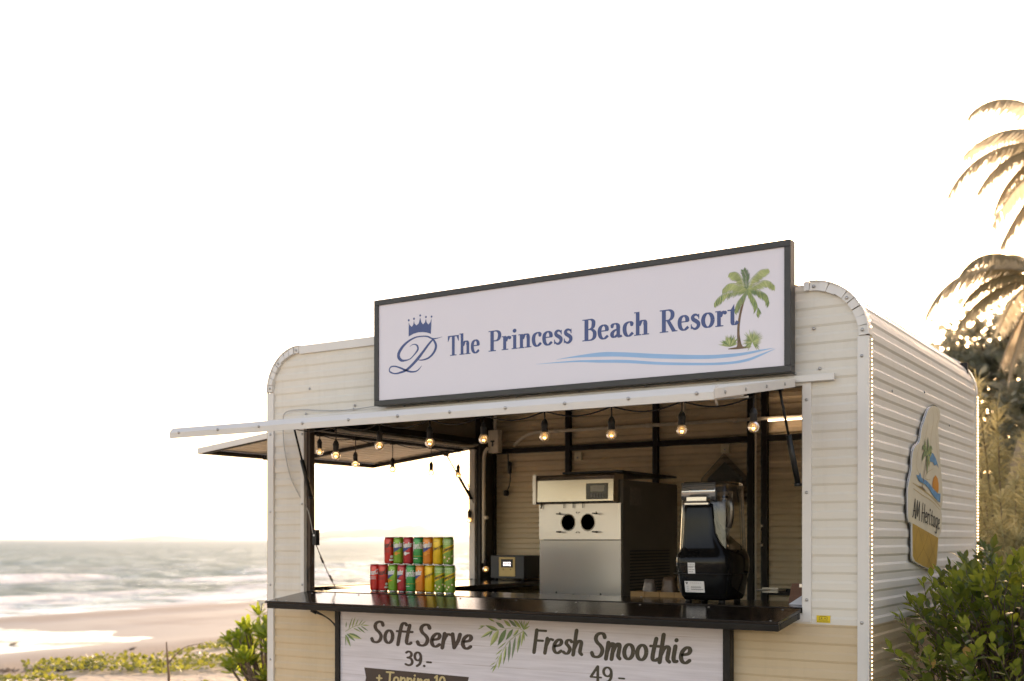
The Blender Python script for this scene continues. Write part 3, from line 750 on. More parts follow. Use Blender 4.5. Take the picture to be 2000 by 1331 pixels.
M_white = mat("white_paint_sheet", (0.69, 0.635, 0.55), rough=0.5, var=0.035, scale=2.2, dirt=((0.50, 0.44, 0.36), 3.5, 0.58, 0.34), streak=((0.46, 0.39, 0.31), .26), rvar=0.25)
M_cream = mat("cream_paint_sheet", (0.60, 0.455, 0.29), rough=0.42, var=0.05, scale=2.5, dirt=((0.42, 0.33, 0.22), 4.0, 0.58, 0.34), streak=((0.38, 0.29, 0.18), .26), rvar=0.25)
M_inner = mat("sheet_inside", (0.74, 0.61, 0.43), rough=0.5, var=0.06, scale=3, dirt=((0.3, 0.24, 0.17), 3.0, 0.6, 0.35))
M_trim = mat("white_trim", (0.69, 0.65, 0.60), rough=0.36, var=0.03, scale=5, dirt=((0.45, 0.40, 0.34), 9.0, 0.63, 0.35))
M_steel = mat("black_steel", (0.014, 0.012, 0.010), rough=0.42, spec=.28, var=0.2, scale=12)
M_black = mat("black_plastic", (0.012, 0.012, 0.012), rough=0.4, var=0.2, scale=20)
M_wood = mat("black_brown_counter", (0.016, 0.011, 0.008), rough=0.15, spec=.36, var=0.4, scale=5, stretch=(1, 14, 8), bump=0.05, bscale=9, rvar=0.35)
M_chrome = mat("zinc_metal", (0.62, 0.60, 0.57), rough=0.3, metal=1.0, var=0.1, scale=20)
M_screw = mat("screw_metal", (0.42, 0.40, 0.38), rough=0.35, metal=0.9, var=0.2, scale=60)
M_pvc = mat("white_pvc", (0.84, 0.77, 0.65), rough=0.35, var=0.05, scale=10)
M_led = mat("warm_led", (1, 0.85, 0.6), emit=(1.0, 0.76, 0.45), estr=3.2)
M_ledstrip = mat("led_tape", (0.62, 0.52, 0.36), rough=0.3, var=0.15, scale=40)

trailer = thing("food_trailer", "white and cream corrugated food trailer with raised awning and open serving hatch", "food trailer", (W / 2, D / 2, 0))
def part(mb, name, mats, bevel=0, parent=None, **k):
    return mb.build(name, mats, parent or trailer, bevel)

def corr(s, DEP=DEP):
    """relief of the pressed sheet at distance s along it: a trapezoid rib"""
    q = (s / PITCH) % 1.0
    if q < 0.36: return 0.0
    if q < 0.50: return DEP * (q - 0.36) / 0.14
    if q < 0.86: return DEP
    return DEP * (1.0 - q) / 0.14
def corr_breaks(a, b):
    out = [a]
    k = math.floor(a / PITCH) - 1
    while k * PITCH < b + PITCH:
        for q in (0, 0.36, 0.50, 0.86):
            s = (k + q) * PITCH
            if a + 1e-5 < s < b - 1e-5: out.append(s)
        k += 1
    out.append(b)
    return sorted(set(out))
def edge_x(z):
    """how far the rounded roof corner pulls the front wall in at height z"""
    t = z - (H - RAD)
    if t <= 0: return 0.0
    return RAD - math.sqrt(max(0, RAD * RAD - min(t, RAD) ** 2))

def front_sheet(z0, z1, x0, x1, holes=None, y=0.0, sign=-1, clip=True, fdep=0.0044):
    mb = MB()
    zs = corr_breaks(z0, z1)
    # extra cuts through the rounded corner
    extra = [H - RAD + RAD * math.sin(R(a)) for a in range(8, 90, 6)] if clip else []
    if holes: extra += [holes[2], holes[3]]
    zs = sorted(set(zs + [e for e in extra if z0 < e < z1]))
    for a, b in zip(zs[:-1], zs[1:]):
        if b - a < 1e-5: continue
        m = (a + b) / 2
        spans = [(None, None)]
        if holes and holes[2] < m < holes[3]:
            spans = [(None, holes[0]), (holes[1], None)]
        for l, r in spans:
            xa0 = (x0 + (edge_x(a) if clip else 0)) if l is None else l
            xb0 = (x0 + (edge_x(b) if clip else 0)) if l is None else l
            xa1 = (x1 - (edge_x(a) if clip else 0)) if r is None else r
            xb1 = (x1 - (edge_x(b) if clip else 0)) if r is None else r
            ca_, cb_ = sign * corr(a, fdep), sign * corr(b, fdep)
            mb.add([(xa0, y + ca_, a), (xa1, y + ca_, a), (xb1, y + cb_, b), (xb0, y + cb_, b)], [(0, 1, 2, 3)])
    return mb
HOLE = (OX0, OX1, OZ0, OZ1)
part(front_sheet(TONE, H - 0.004, 0.004, W - 0.004, HOLE), "upper_front_wall", M_white)
part(front_sheet(Z0, TONE, 0.004, W - 0.004), "lower_front_wall", M_cream)
# inside skin of the front wall
part(MB().box(0.03, OX0 - 0.002, 0.012, 0.05, Z0, 2.28).box(OX1 + 0.002, W - 0.03, 0.012, 0.05, Z0, 2.28).box(OX0, OX1, 0.012, 0.05, OZ1 + 0.002, 2.28).box(OX0, OX1, 0.012, 0.05, Z0, OZ0 - 0.04), "front_lining", M_steel)

def shell_path(s0, s1):
    """walk up the right wall, round the corner, over the roof, down the left wall; gives (x, z, nx, nz)"""
    L1 = H - RAD; La = math.pi / 2 * RAD; L2 = W - 2 * RAD
    def at(s):
        if s < L1: return (W, s, 1, 0)
        s2 = s - L1
        if s2 < La:
            a = s2 / RAD
            return (W - RAD + RAD * math.cos(a), H - RAD + RAD * math.sin(a), math.cos(a), math.sin(a))
        s3 = s2 - La
        if s3 < L2: return (W - RAD - s3, H, 0, 1)
        s4 = s3 - L2
        if s4 < La:
            a = math.pi / 2 + s4 / RAD
            return (RAD + RAD * math.cos(a), H - RAD + RAD * math.sin(a), math.cos(a), math.sin(a))
        return (0, H - RAD - (s4 - La), -1, 0)
    total = 2 * L1 + 2 * La + L2
    br = corr_breaks(s0, min(s1, total - 0.0001))
    ex = []
    for base in (L1, L1 + La + L2):
        ex += [base + La * i / 14 for i in range(15)]
    br = sorted(set([b for b in br] + [e for e in ex if s0 < e < s1]))
    return [(s, at(s)) for s in br]
def shell(s0, s1, y0, y1, inner=False):
    mb = MB()
    pts = shell_path(s0, s1)
    row = []
    for s, (x, z, nx, nz) in pts:
        c = corr(s) if not inner else -0.012
        row.append((x + nx * c, z + nz * c))
    for a, b in zip(row[:-1], row[1:]):
        mb.add([(a[0], y0, a[1]), (a[0], y1, a[1]), (b[0], y1, b[1]), (b[0], y0, b[1])], [(0, 1, 2, 3)])
    return mb
L1 = H - RAD; LA = math.pi / 2 * RAD; L2 = W - 2 * RAD
TOT = 2 * L1 + 2 * LA + L2
part(shell(Z0, TONE, 0.004, D - 0.004), "lower_side_wall", M_cream)
part(shell(TONE, L1 + LA * 0.5, 0.004, D - 0.004), "upper_side_wall", M_white)
part(shell(L1 + LA * 0.5, L1 + LA * 1.5 + L2, 0.004, D - 0.004), "roof", M_white)
SL = lambda z: TOT - z      # distance along the shell for a height on the left wall
left = MB()
for mbp in (shell(L1 + LA * 1.5 + L2, SL(OZ1), 0.004, D - 0.004), shell(SL(OZ1), SL(OZ0), 0.004, SY0), shell(SL(OZ1), SL(OZ0), SY1, D - 0.004), shell(SL(OZ0), SL(TONE), 0.004, D - 0.004)):
    left.add(mbp.v, mbp.f)
part(left, "upper_side_wall", M_white)
part(shell(SL(TONE), SL(Z0), 0.004, D - 0.004), "lower_side_wall", M_cream)
# dark lining of roof and left wall as seen from inside
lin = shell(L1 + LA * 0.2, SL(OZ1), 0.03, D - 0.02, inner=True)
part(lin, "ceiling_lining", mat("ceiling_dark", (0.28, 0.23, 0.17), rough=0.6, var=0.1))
lin2 = MB()
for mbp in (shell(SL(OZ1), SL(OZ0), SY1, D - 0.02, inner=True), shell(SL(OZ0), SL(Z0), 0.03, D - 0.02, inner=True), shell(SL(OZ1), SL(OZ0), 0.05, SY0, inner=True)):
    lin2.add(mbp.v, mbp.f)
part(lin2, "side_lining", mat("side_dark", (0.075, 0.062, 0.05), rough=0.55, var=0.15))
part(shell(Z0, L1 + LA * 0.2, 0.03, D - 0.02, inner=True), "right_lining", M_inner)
# rear wall: outside face and pressed sheet inside
rear_in = front_sheet(Z0, H - 0.02, 0.02, W - 0.02, None, y=D - 0.03, sign=-1, fdep=0.012)
part(rear_in, "rear_wall_inside", M_inner)
part(front_sheet(Z0, H - 0.004, 0.004, W - 0.004, None, y=D, sign=1), "rear_wall", M_white)
part(MB().box(0.02, W - 0.02, 0.02, D - 0.04, Z0, Z0 + 0.04), "floor", mat("checker_floor", (0.12, 0.11, 0.10), rough=0.5))

# chassis and wheels below the picture's edge
for cy_ in (0.15, D - 0.23): part(MB().box(0.1, W - 0.1, cy_, cy_ + 0.08, Z0 - 0.1, Z0 - 0.002), "chassis_rail", M_steel)
for wx, wy in ((1.35, 0.09), (1.35, D - 0.09)):
    t = part(MB().lathe([(0.19, -.08), (0.27, -.085), (0.30, -.05), (0.30, .05), (0.27, .085), (0.19, .08)], (wx, wy, 0.30), 28, axis=(0, 1, 0)), "wheel", mat("tyre_rubber", (0.02, 0.02, 0.02), rough=0.8))
    part(MB().lathe([(0.02, -.07), (0.12, -.05), (0.19, -.075), (0.19, .075), (0.12, .05), (0.02, .07)], (wx, wy, 0.30), 24, axis=(0, 1, 0)), "rim", M_chrome, parent=t)

# corner trims: upright angles, roof-edge strip and the bent tabs round the corners
TW = 0.036
YF = -DEP - 0.004
for xa, xb in ((-0.003, TW), (W - TW, W + 0.003)):
    part(MB().box(xa, xb, YF - 0.004, 0.0, Z0, H - RAD - 0.005), "corner_trim", M_trim, bevel=0.0015)
for xa, xb in ((W - 0.003, W + DEP + 0.004), (-DEP - 0.004, 0.003)):
    part(MB().box(xa, xb, YF - 0.002, 0.028, Z0, H - RAD - 0.005), "corner_flange", M_trim, bevel=0.001)
    part(MB().box(xa, xb, D - 0.034, D + 0.008, Z0, H - RAD - 0.005), "corner_flange", M_trim, bevel=0.001)
part(MB().box(RAD, 0.84, YF - 0.004, 0, H - 0.036, H + DEP + 0.003), "roof_edge_trim", M_trim, bevel=0.001)
NT = 9
def arc_pt(side, a, rr):
    cx = W - RAD if side > 0 else RAD
    return (cx + side * rr * math.cos(a), H - RAD + rr * math.sin(a))
for side in (1, -1):
    for k in range(NT + (1 if side > 0 else 0)):
        a0 = R(90) * (k + 0.03) / NT; a1 = R(90) * (k + 0.955) / NT
        if k == NT: a0, a1 = R(90.5), R(96)
        r0, r1 = RAD - 0.029 + random.uniform(-.002, .002), RAD + DEP + 0.003
        tw = random.uniform(-0.02, 0.02)
        yy = YF - 0.002 - 0.003 * (k % 2) - random.uniform(0, .002)
        p = [arc_pt(side, a0 + tw, r0), arc_pt(side, a1 - tw * .5, r0), arc_pt(side, a1, r1), arc_pt(side, (a0 + a1) / 2, r1 + 0.001), arc_pt(side, a0, r1)]
        mb = MB()
        n = 5
        lean = random.uniform(0.002, 0.009)
        vs = [(q[0], yy - (lean if i < 2 else 0), q[1]) for i, q in enumerate(p)] + [(q[0], -DEP * .3, q[1]) for q in p]
        mb.add(vs, [tuple(range(n)) if side < 0 else tuple(reversed(range(n)))] + [(i, (i + 1) % n, n + (i + 1) % n, n + i) for i in range(n)])
        part(mb, "trim_tab", M_trim)
# narrow bent lip above the tabs that carries the light tape
for yy0, yy1 in ((-0.02, 0.03), (D - 0.035, D + 0.012)):
    for side in (1, -1):
        mb = MB()
        rr0, rr1 = RAD + DEP + 0.001, RAD + DEP + 0.006
        secs = []
        for i in range(13):
            a = R(90) * i / 12
            q0, q1 = arc_pt(side, a, rr0), arc_pt(side, a, rr1)
            secs.append([(q0[0], yy0, q0[1]), (q0[0], yy1, q0[1]), (q1[0], yy1, q1[1]), (q1[0], yy0, q1[1])])
        part(mb.loft(secs, smooth=False), "edge_lip", M_trim)

# LED tape on three upright edges, with every diode as real geometry
def led_run(x, y, nx, arc_side=None, z1=H - RAD):
    tape = MB().box(x - 0.0015, x + 0.0015, y - 0.006, y + 0.006, Z0, z1)
    part(tape, "led_tape", M_ledstrip)
    mb = MB(); z = Z0 + 0.01
    while z < z1 - 0.005:
        mb.box(x + nx * 0.002 - 0.002, x + nx * 0.002 + 0.002, y - 0.0028, y + 0.0028, z - 0.0028, z + 0.0028)
        z += 0.0167
    if arc_side:
        for i in range(3):
            a = R(8 + 6 * i)
            q = arc_pt(arc_side, a, RAD + DEP + 0.008)
            mb.box(q[0] - .002, q[0] + .002, y - 0.0028, y + 0.0028, q[1] - .0028, q[1] + .0028)
    stuff(part(mb, "led_row", M_led))
led_run(W + DEP + 0.006, 0.016, 1, 1)
led_run(W + DEP + 0.006, D - 0.026, 1)
led_run(W + DEP + 0.006, D + 0.004, 1)
led_run(-DEP - 0.006, -0.006, -1)

# ---- frame round the serving opening
FW = 0.036
part(MB().box(OX1, OX1 + FW, YF - 0.004, 0.01, OZ0 - FW, OZ1 + FW), "hatch_frame", M_trim, bevel=0.0012)
part(MB().box(OX0 - FW * .7, OX0, YF - 0.004, 0.01, OZ0 - FW, OZ1 + FW), "hatch_frame", M_trim, bevel=0.0012)
part(MB().box(OX0, OX1, YF - 0.004, 0.01, OZ1, OZ1 + FW), "hatch_frame", M_trim, bevel=0.0012)
part(MB().box(OX0, OX1, YF - 0.004, 0.01, OZ0 - FW, OZ0 - 0.004), "hatch_frame", M_trim, bevel=0.0012)
part(MB().box(OX0 + .001, OX0 + 0.022, 0.0105, 0.048, OZ0, OZ1), "hatch_jamb", mat("jamb_brown", (0.09, 0.06, 0.045), rough=0.5), bevel=0.001)
part(MB().box(OX1 - 0.01, OX1 - .001, 0.0105, 0.048, OZ0, OZ1), "hatch_jamb", M_trim, bevel=0.001)
part(MB().box(0.135, 3.165, -0.03, YF - 0.0045, OZ1 + 0.012, OZ1 + 0.040), "hinge_strip", M_trim, bevel=0.002)
for hx in (0.52, 1.56, 2.66):
    part(MB().box(hx - 0.06, hx + 0.06, -0.036, -0.0305, OZ1 + 0.014, OZ1 + 0.028), "hinge", M_black)

# ---- awning: the raised hatch cover, ribbed below with an edge channel all round
AX0, AX1 = 0.245, 3.01
AH = Vector((0, -0.030, OZ1 + 0.012)); AE = Vector((0, -0.90, 1.972))
ad = (AE - AH).normalized(); an = Vector((0, -ad.z, ad.y)); an = an if an.z > 0 else -an
aw = MB()
LEN = (AE - AH).length
def apt(x, s, up): 
    p = AH + ad * s + an * up
    return (x, p.y, p.z)
nseg = 24
for i in range(int(LEN / PITCH * 2)):
    s0 = i * PITCH / 2; s1 = min(LEN, s0 + PITCH / 2)
    c0 = 0.006 if i % 2 else 0.0
    aw.add([apt(AX0, s0 + .004, .012 + c0), apt(AX1, s0 + .004, .012 + c0), apt(AX1, s1 - .004, .012 + c0), apt(AX0, s1 - .004, .012 + c0)], [(0, 1, 2, 3)])
    c1 = 0.006 - c0
    aw.add([apt(AX0, s1 - .004, .012 + c0), apt(AX1, s1 - .004, .012 + c0), apt(AX1, s1 + .004, .012 + c1), apt(AX0, s1 + .004, .012 + c1)], [(0, 1, 2, 3)])
awning = part(aw, "awning", M_white)
def abar(x0, s0, x1, s1, w, h, up, name, m, bev=0.0015):
    a = Vector(apt(x0, s0, up)); b = Vector(apt(x1, s1, up))
    return part(MB().bar(a, b, w, h, up=an, ), name, m, bevel=bev, parent=awning)
# outer trim: front channel, two side channels, dark inner tubes
lip = [(LEN - .020, .0255), (LEN + .003, .006), (LEN + .004, -.020), (LEN + .001, -.021), (LEN - .001, .003), (LEN - .021, .0215)]
part(MB().loft([[apt(x, s_, u_) for s_, u_ in lip] for x in (AX0 - 0.012, AX1 + 0.002)], smooth=False), "front_channel", M_trim, parent=awning)
abar(AX0 - 0.012, LEN - 0.035, AX1 + 0.002, LEN - 0.035, 0.026, 0.004, 0.0235, "top_flange", M_trim)
abar(AX1, 0.02, AX1, LEN - 0.004, 0.005, 0.036, 0.0, "side_channel", M_trim)
abar(AX0 - 0.01, 0.02, AX0 - 0.01, LEN - 0.004, 0.005, 0.036, 0.0, "side_channel", M_trim)
for s in (0.05, LEN * 0.5, LEN - 0.04):
    abar(AX0 + 0.01, s, AX1 - 0.01, s, 0.024, 0.024, -0.003, "awning_tube", M_steel)
for x in (AX0 + 0.03, 1.16, 2.08, AX1 - 0.03):
    abar(x, 0.065, x, LEN - 0.055, 0.024, 0.024, -0.004, "awning_tube", M_steel)
# bolt latch under the awning's right end
lt = part(MB().bar(apt(2.83, 0.50, -0.022), apt(2.97, 0.50, -0.022), 0.022, 0.008, an).tube([apt(2.80, 0.50, -0.030), apt(2.99, 0.50, -0.030)], 0.005).tube([apt(2.86, 0.50, -0.03), apt(2.86, 0.49, -0.055)], 0.005), "latch", M_chrome, parent=awning)

# ---- counter: inner board and the drooping flap in front
CZ = 1.187
part(MB().box(OX0 + 0.004, OX1 - 0.004, 0.002, 0.44, CZ - 0.028, CZ), "counter_board", M_wood, bevel=0.002)
part(MB().box(0.02, 0.62, 0.445, D - 0.06, CZ - 0.028, CZ), "side_counter_board", M_wood, bevel=0.002)
flap = MB()
FA = Vector((0, -0.016, CZ - 0.004)); FB = Vector((0, -0.292, 1.146))
fdir = (FB - FA).normalized(); fn = Vector((0, -fdir.z, fdir.y)); fn = fn if fn.z > 0 else -fn
FX0, FX1 = 0.262, 3.026
def fpt(x, s, up):
    p = FA + fdir * s + fn * up
    return Vector((x, p.y, p.z))
FL = (FB - FA).length
cf = part(MB().bar(fpt(FX0, FL / 2, -0.006), fpt(FX1, FL / 2, -0.006), FL, 0.012, up=fn), "counter_flap", M_wood, bevel=0.0015)
for s, n in ((FL - 0.013, "flap_edge"), (0.03, "flap_edge")):
    part(MB().bar(fpt(FX0, s, -0.026), fpt(FX1, s, -0.026), 0.026, 0.027, up=fn), n, M_steel, bevel=0.003, parent=cf)
for x in (FX0 + 0.013, FX1 - 0.013, 1.2, 2.1):
    part(MB().bar(fpt(x, 0.045, -0.026), fpt(x, FL - 0.028, -0.026), 0.026, 0.026, up=fn), "flap_rib", M_steel, bevel=0.003, parent=cf)
sc_ = MB()
for i in range(9):
    x = 0.36 + i * 0.325
    for s in (0.035, FL - 0.016):
        q = fpt(x + (0.03 if s > .1 else 0), s, 0.0)
        sc_.lathe([(0.0055, 0), (0.004, 0.0025), (0.0005, 0.003)], q, 8, axis=fn)
for i in range(10):
    sc_.lathe([(0.0055, 0), (0.004, 0.0025), (0.0005, 0.003)], (0.35 + i * 0.29, 0.41, CZ), 8)
stuff(part(sc_, "counter_screw", M_screw))
# latch on the flap's left corner
part(MB().box(FX0 - 0.045, FX0 + 0.0, -0.303, -0.290, 1.134, 1.150).box(FX0 - 0.035, FX0 - 0.015, -0.312, -0.303, 1.122, 1.135).tube([(FX0 - 0.03, -0.30, 1.128), (FX0 - 0.03, -0.30, 1.095)], 0.005).tube([(FX0 - 0.06, -0.298, 1.145), (FX0 + 0.01, -0.298, 1.147)], 0.004), "flap_latch", M_chrome, bevel=0.001, parent=cf)
# folded cloth-like stay under the flap at its left end
mb = MB()
mb.add([(0.30, -0.02, 1.13), (0.53, -0.028, 1.125), (0.53, -0.03, 1.03), (0.42, -0.10, 1.10)], [(0, 1, 2, 3)])
part(mb, "flap_stay", M_cream)

# ---- left-hand side hatch cover seen through and beside the trailer
sfl = MB()
SH = Vector((-0.012, 0, OZ1 + 0.01)); SE = Vector((-0.90, 0, 2.012))
sdv = (SE - SH).normalized(); sn = Vector((-sdv.z, 0, sdv.x)); sn = sn if sn.z > 0 else -sn
SLN = (SE - SH).length
def spt(y, s, up):
    p = SH + sdv * s + sn * up
    return (p.x, y, p.z)
Ya, Yb = 0.275, 1.965
for i in range(int(SLN / PITCH * 2)):
    s0 = i * PITCH / 2; s1 = min(SLN, s0 + PITCH / 2)
    c0 = 0.008 if i % 2 else 0.0
    sfl.add([spt(Ya, s0 + .004, .014 + c0), spt(Yb, s0 + .004, .014 + c0), spt(Yb, s1 - .004, .014 + c0), spt(Ya, s1 - .004, .014 + c0)], [(0, 1, 2, 3)])
    c1 = 0.008 - c0
    sfl.add([spt(Ya, s1 - .004, .014 + c0), spt(Yb, s1 - .004, .014 + c0), spt(Yb, s1 + .004, .014 + c1), spt(Ya, s1 + .004, .014 + c1)], [(0, 1, 2, 3)])
side_cover = part(sfl, "side_hatch_cover", M_white)
def sbar(y0, s0, y1, s1, w, h, up, name, m):
    return part(MB().bar(spt(y0, s0, up), spt(y1, s1, up), w, h, up=sn), name, m, bevel=0.001, parent=side_cover)
sbar(Ya, 0.0, Ya, SLN, 0.004, 0.036, 0.004, "side_channel", M_trim)
sbar(Yb, 0.0, Yb, SLN, 0.004, 0.036, 0.004, "side_channel", M_trim)
sbar(Ya, SLN, Yb, SLN, 0.004, 0.036, 0.004, "front_channel", M_trim)
for s in (0.06, SLN - 0.03):
    sbar(Ya + 0.02, s, Yb - 0.02, s, 0.025, 0.025, -0.004, "cover_tube", M_steel)
for y in (Ya + 0.03, (Ya + Yb) / 2, Yb - 0.03):
    sbar(y, 0.075, y, SLN - 0.045, 0.025, 0.025, -0.004, "cover_tube", M_steel)
part(MB().bar(spt(0.75, SLN - 0.09, -0.02), spt(0.90, SLN - 0.09, -0.02), 0.022, 0.03, up=sn), "latch", M_black, parent=side_cover)
# frame of the side opening
for a, b, c, d_ in ((SY0 - 0.03, SY0, OZ0, OZ1), (SY1, SY1 + 0.028, OZ0, OZ1)):
    part(MB().box(-0.016, 0.03, a, b, c, d_), "side_frame", M_trim, bevel=0.001)
part(MB().box(-0.016, 0.03, SY0 - 0.03, SY1 + 0.028, OZ1 + .001, OZ1 + 0.02), "side_frame", M_steel, bevel=0.001)
part(MB().box(-0.03, 0.018, SY0 - 0.03, SY1 + 0.028, CZ - 0.020, CZ + 0.004), "side_sill", M_wood, bevel=0.002)

# ---- gas struts
def strut(p0, p1, parent=None, split=0.5):
    p0 = Vector(p0); p1 = Vector(p1); m = p0.lerp(p1, split)
    t = part(MB().tube([m, p1], 0.0115, 12).tube([p1 - (p1 - m).normalized() * 0.0, p1 + Vector((0, 0, -0.012))], 0.015, 10), "gas_strut", M_black)
    part(MB().tube([p0, m], 0.0055, 10).box(p0.x - .022, p0.x + .012, p0.y - .01, p0.y + .01, p0.z - .004, p0.z + .014), "strut_rod", M_steel, parent=t)
strut(Vector((0.30, -0.13, 2.075)), (0.30, 0.004, 1.70), split=0.48)
strut(Vector((2.975, -0.13, 2.075)), (3.005, 0.006, 1.70), split=0.48)
strut((-0.17, 1.90, 2.06), (0.012, 1.935, 1.76), split=0.45)

# ---- steel frame inside on the rear wall, conduit, boxes
RY = D - 0.03 - 0.012
for x, w in ((0.02, 0.05), (0.655, 0.036), (1.315, 0.036), (1.965, 0.04), (2.055, 0.04), (3.22, 0.04)):
    part(MB().box(x, x + w, RY - 0.036, RY - 0.001, Z0 + 0.04, 2.46), "frame_post", M_steel, bevel=0.002)
segs = [(0.07, 0.655), (0.691, 1.315), (1.351, 1.965), (2.095, 3.22)]
for a, b in segs:
    part(MB().box(a + .001, b - .001, RY - 0.034, RY - 0.001, 2.075, 2.112), "frame_rail", M_steel, bevel=0.002)
part(MB().box(2.096, 3.22, RY - 0.034, RY - 0.001, 1.125, 1.165), "frame_rail", M_steel, bevel=0.002)
part(MB().box(0.022, 0.058, 0.06, D - 0.10, 2.135, 2.175), "frame_rail", M_steel, bevel=0.002)
part(MB().box(0.02, 0.06, D - 0.24, D - 0.07, CZ, 2.46), "corner_post", mat("dark_post", (0.04, 0.034, 0.028), rough=.5), bevel=0.002)
# door edge with its rod bolt
rod = part(MB().tube([(2.025, RY - 0.045, 1.0), (2.025, RY - 0.045, 2.36)], 0.006, 8), "door_rod", M_pvc)
part(MB().tube([(2.03, RY - 0.05, 1.155), (2.22, RY - 0.05, 1.155)], 0.008, 8).box(2.07, 2.17, RY - 0.054, RY - 0.036, 1.14, 1.17), "door_bolt", M_chrome, parent=rod)
part(MB().box(2.045, 2.062, RY - 0.06, RY - 0.037, 1.46, 1.52), "door_handle", mat("ivory", (0.6, 0.5, 0.36), rough=.4), bevel=.003, parent=rod)
for z in (1.55, 1.43):
    part(MB().lathe([(0.008, 0), (0.008, .01), (0.001, .012)], (2.062, RY - 0.037, z), 10, axis=(0, -1, 0)), "door_stud", M_pvc, parent=rod)
CY = RY - 0.052
part(MB().tube(crom([(0.25, CY, 2.13), (0.33, CY, 2.185), (0.42, CY, 2.212), (0.52, CY, 2.213)], 6) + [(3.2, CY, 2.213)], 0.0115, 10), "conduit", M_pvc)
part(MB().tube([(1.55, CY, 2.213), (1.55, CY, 2.47)], 0.0115, 10), "conduit", M_pvc)
for x in (0.6, 1.30, 1.55, 1.9):
    part(MB().tube([(x - .018, CY, 2.213), (x + .018, CY, 2.213)], 0.0155, 10), "conduit_joint", M_pvc)
# junction box in the left rear corner with its bent pipes
jb = part(MB().box(0.10, 0.185, 2.02, 2.075, 2.075, 2.235), "junction_box", M_pvc, bevel=0.006)
part(MB().box(0.125, 0.155, 2.016, 2.0195, 2.150, 2.160).box(0.137, 0.145, 2.0145, 2.0195, 2.120, 2.152), "box_mark", M_black, parent=jb)
part(MB().tube([(0.14, 2.05, 2.235), (0.14, 2.05, 2.45)], 0.011, 10), "conduit", M_pvc)
part(MB().tube(crom([(0.11, 2.01, 2.11), (0.095, 2.0, 2.09), (0.082, 2.0, 2.05), (0.078, 2.0, 1.96)], 6) + [(0.078, 2.0, 1.30)], 0.0125, 10), "conduit", M_pvc)
part(MB().tube(crom([(0.10, 2.04, 2.165), (0.06, 2.02, 2.16), (0.03, 1.95, 2.125), (0.028, 1.85, 2.115)], 6) + [(0.028, 0.5, 2.115)], 0.011, 10), "conduit", M_pvc)
part(MB().lathe([(0.014, 0), (0.014, .02), (0.001, .022)], (0.090, 2.0, 1.62), 10, axis=(1, 0, 0)), "pipe_clip", M_pvc)
part(MB().box(0.024, 0.034, 1.98, 2.05, 1.265, 1.345), "wall_socket", M_pvc, bevel=0.003)
# lit tube at the right-hand end of the rear wall
part(MB().tube([(2.12, CY - 0.03, 2.195), (2.40, CY - 0.03, 2.195)], 0.0045, 10), "tube_light", mat("tube_glow", (1, .95, .85), emit=(1.0, 0.86, 0.66), estr=3.0))

# ---- screws in the trims
sm = MB()
def screw(p, ax): sm.lathe([(0.0068, 0), (0.0068, 0.002), (0.004, 0.0042), (0.0005, 0.0045)], p, 10, axis=ax)
for z in (0.75, 1.135, 2.2): screw((W - TW / 2, YF - 0.004, z), (0, -1, 0))
for z in (0.8, 1.215, 1.62, 2.05): screw((TW / 2 - .004, YF - 0.004, z), (0, -1, 0))
for z in (1.22, 1.66, 2.04): screw((OX1 + FW / 2, YF - 0.004, z), (0, -1, 0)); screw((OX0 - FW * .35, YF - 0.004, z), (0, -1, 0))
for i in range(9): screw((0.28 + i * 0.34, YF - 0.0045, OZ1 + 0.05 + 0.004 * (i % 2)), (0, -1, 0))
for i in range(11): 
    q = apt(0.30 + i * 0.265, LEN, 0.004); screw((q[0], q[1] - 0.004, q[2]), (0, -1, -0.15))
for s in (0.15, 0.36, 0.58, 0.78):
    q = apt(AX1 + 0.003, s, 0.0); screw(q, (1, 0, 0))
for side in (1, -1):
    for k in (0, 4, 8):
        a = R(90) * (k + .5) / NT
        q = arc_pt(side, a, RAD - 0.014); screw((q[0], YF - 0.009, q[1]), (0, -1, 0))
for x, z in ((0.30, 2.285), (0.62, 2.175), (3.075, 2.33), (3.10, 2.165)): screw((x, -DEP - 0.001, z), (0, -1, 0))
for y, z in ((0.36, 2.10), (0.95, 2.16), (1.5, 2.05), (0.42, 1.14), (1.9, 1.15)): screw((W + DEP, y, z), (1, 0, 0))
stuff(part(sm, "screw", M_screw))
# thin white cable hanging over the hinge strip and down the left pillar
part(MB().tube(crom([(0.80, -0.05, 2.155), (0.60, -0.03, 2.150), (0.42, -0.024, 2.158), (0.24, -0.02, 2.175), (0.135, -0.02, 2.165), (0.115, -0.018, 2.12), (0.118, -0.018, 2.02), (0.135, -0.018, 1.92), (0.175, -0.018, 1.80), (0.235, -0.012, 1.70), (0.285, 0.0, 1.62), (0.30, 0.02, 1.50)], 6), 0.0028, 6), "thin_cable", mat("grey_cable", (0.45, 0.43, 0.40), rough=.5))
# yellow sticker
st = part(MB().box(3.087, 3.143, -DEP - 0.0016, -DEP + .004, 1.129, 1.158), "sticker", mat("yellow_label", (0.75, 0.52, 0.02), rough=.4, var=.05))
pr = Print2D(lambda u, v, l: (u, -DEP - 0.0016 - l, v))
for a, b in ((3.098, 3.131),):
    pr.stroke([(3.100, 1.1405, .0016), (3.099, 1.150, .0016), (3.105, 1.1545, .0016), (3.124, 1.1545, .0016), (3.131, 1.150, .0016), (3.130, 1.1405, .0016)])
    pr.stroke([(3.098, 1.140, .0016), (3.132, 1.140, .0016)], cap=False)
    for cx in (3.108, 3.122): pr.shape(*disc2(cx, 1.147, .0028))
    for i in range(9): pr.stroke([(3.090 + i * .0058, 1.1335, .0022), (3.0935 + i * .0058, 1.1335, .0022)], cap=False)
pr.build("sticker_print", mat("label_ink", (0.12, 0.07, 0.01), rough=.5), st)
